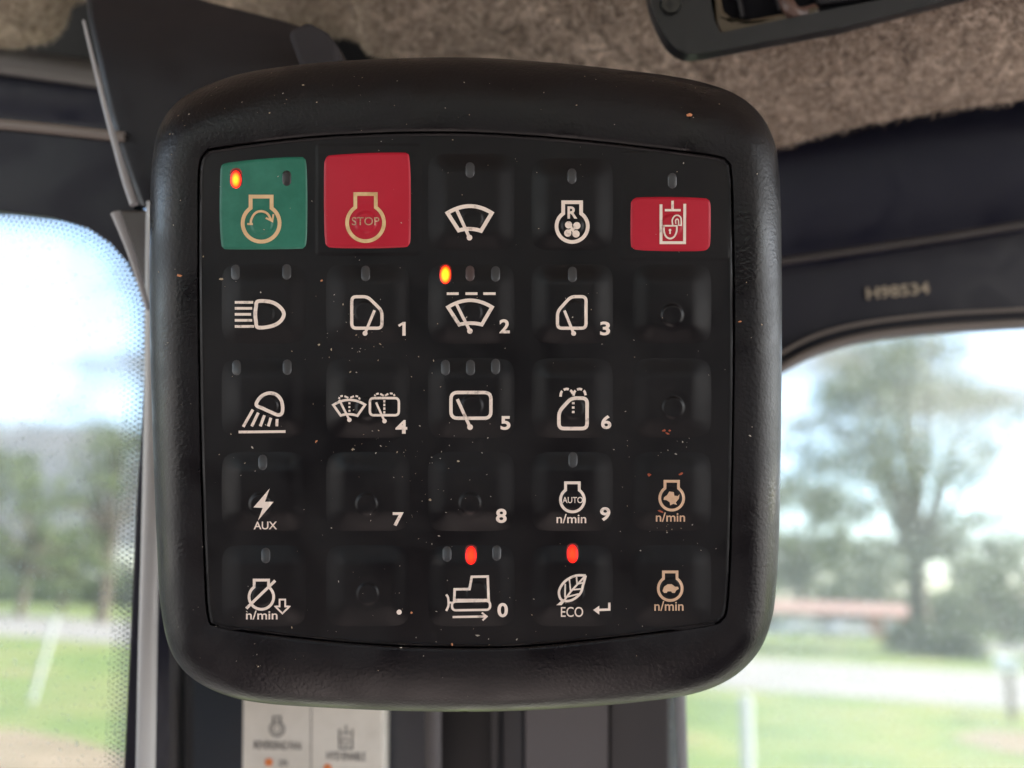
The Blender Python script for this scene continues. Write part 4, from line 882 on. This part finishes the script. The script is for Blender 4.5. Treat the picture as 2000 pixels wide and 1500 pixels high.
# ---- two parked cars
def car(base, rz, col, label, name='parked_car'):
    root = E(name, base, Matrix.Rotation(rz, 3, 'Z')); tag(root, label, 'car', 'cars parked by the house')
    pr = [(-2.2, .35), (-2.25, .75), (-2.1, .95), (-1.5, 1.02), (-1.0, 1.5), (.6, 1.52), (1.25, 1.05), (2.1, .9), (2.25, .6), (2.2, .35)]
    bm = bmesh.new(); f = bm.faces.new([bm.verts.new((x, -.85, z)) for x, z in pr]); r = bmesh.ops.extrude_face_region(bm, geom=[f])
    for e_ in r['geom']:
        if isinstance(e_, bmesh.types.BMVert): e_.co.y += 1.7
    b_ = link('body', bm_mesh(bm), col, root, local=True, smooth=False); bevel(b_, .08, 2)
    bm = bmesh.new(); f = bm.faces.new([bm.verts.new((x, -.87, z)) for x, z in [(-1.35, 1.04), (-.95, 1.42), (.55, 1.44), (1.1, 1.06)]]); r = bmesh.ops.extrude_face_region(bm, geom=[f])
    for e_ in r['geom']:
        if isinstance(e_, bmesh.types.BMVert): e_.co.y += 1.74
    link('side_windows', bm_mesh(bm), MATS['dark_glass'], root, local=True, smooth=False)
    for x in (-1.4, 1.4):
        for y in (-.8, .8):
            bm = bmesh.new(); bmesh.ops.create_cone(bm, cap_ends=True, segments=20, radius1=.33, radius2=.33, depth=.22, matrix=Matrix.Translation((x, y, .33)) @ Matrix.Rotation(R(90), 4, 'X'))
            link('wheel', bm_mesh(bm), mat('tyre', (0.02, 0.02, 0.02), 0.8), root, local=True)
m_wcar = mat('white_car_paint', (0.72, 0.73, 0.75), 0.25, coat=0.5)
p1 = g_at(1578, 97); p2 = g_at(1656, 98)
car(p1, .1, m_wcar, 'white parked car nearest the keypad edge, in front of the house')
car(p2, .3, mat('silver_car_paint', (0.45, 0.46, 0.48), 0.25, coat=0.5), 'silver parked car under the carport, left of the brick wall')
# ---- mailbox, posts
mb = G(1978, 1408); root = E('mailbox', mb); tag(root, 'white mailbox on a wooden post beside the road, far right', 'mailbox')
bm = bmesh.new(); box(bm, mb+Vector((0, 0, .5)), (.10, .10, 1.0)); link('post', bm_mesh(bm), mat('weathered_wood', (0.20, 0.15, 0.10), 0.8), root, smooth=False)
bx_ = bmesh.new(); n_ = 14
pr = [(-.11, 0), (.11, 0)] + [(.11*math.cos(math.pi*k/n_), .14+.11*math.sin(math.pi*k/n_)) for k in range(n_+1)]
f = bx_.faces.new([bx_.verts.new(mb+Vector((x*1.5, -.25, 1.0+z*1.2))) for x, z in pr]); r = bmesh.ops.extrude_face_region(bx_, geom=[f])
for e_ in r['geom']:
    if isinstance(e_, bmesh.types.BMVert): e_.co.y += .5
link('box', bm_mesh(bx_), mat('mailbox_white', (0.72, 0.73, 0.75), 0.4), root, smooth=False)
def post(base, h, r_, tilt, label):
    bm = bmesh.new(); tube(bm, base, base+Vector((tilt, 0, h)), r_, r_*.9, 12); bmesh.ops.holes_fill(bm, edges=[e for e in bm.edges if e.is_boundary])
    o = link('marker_post', bm_mesh(bm), mat('post_pale', (0.42, 0.43, 0.43), 0.5), smooth=True); tag(o, label, 'post', 'pale posts in the grass')
pb_ = g_at(1452, 4.3); post(pb_, 1.66, .028, 0, 'pale upright post close outside the right window, under the keypad corner')
pl = G(62, 1372); post(pl, 1.55, .05, .22, 'pale leaning post in the grass outside the left window')
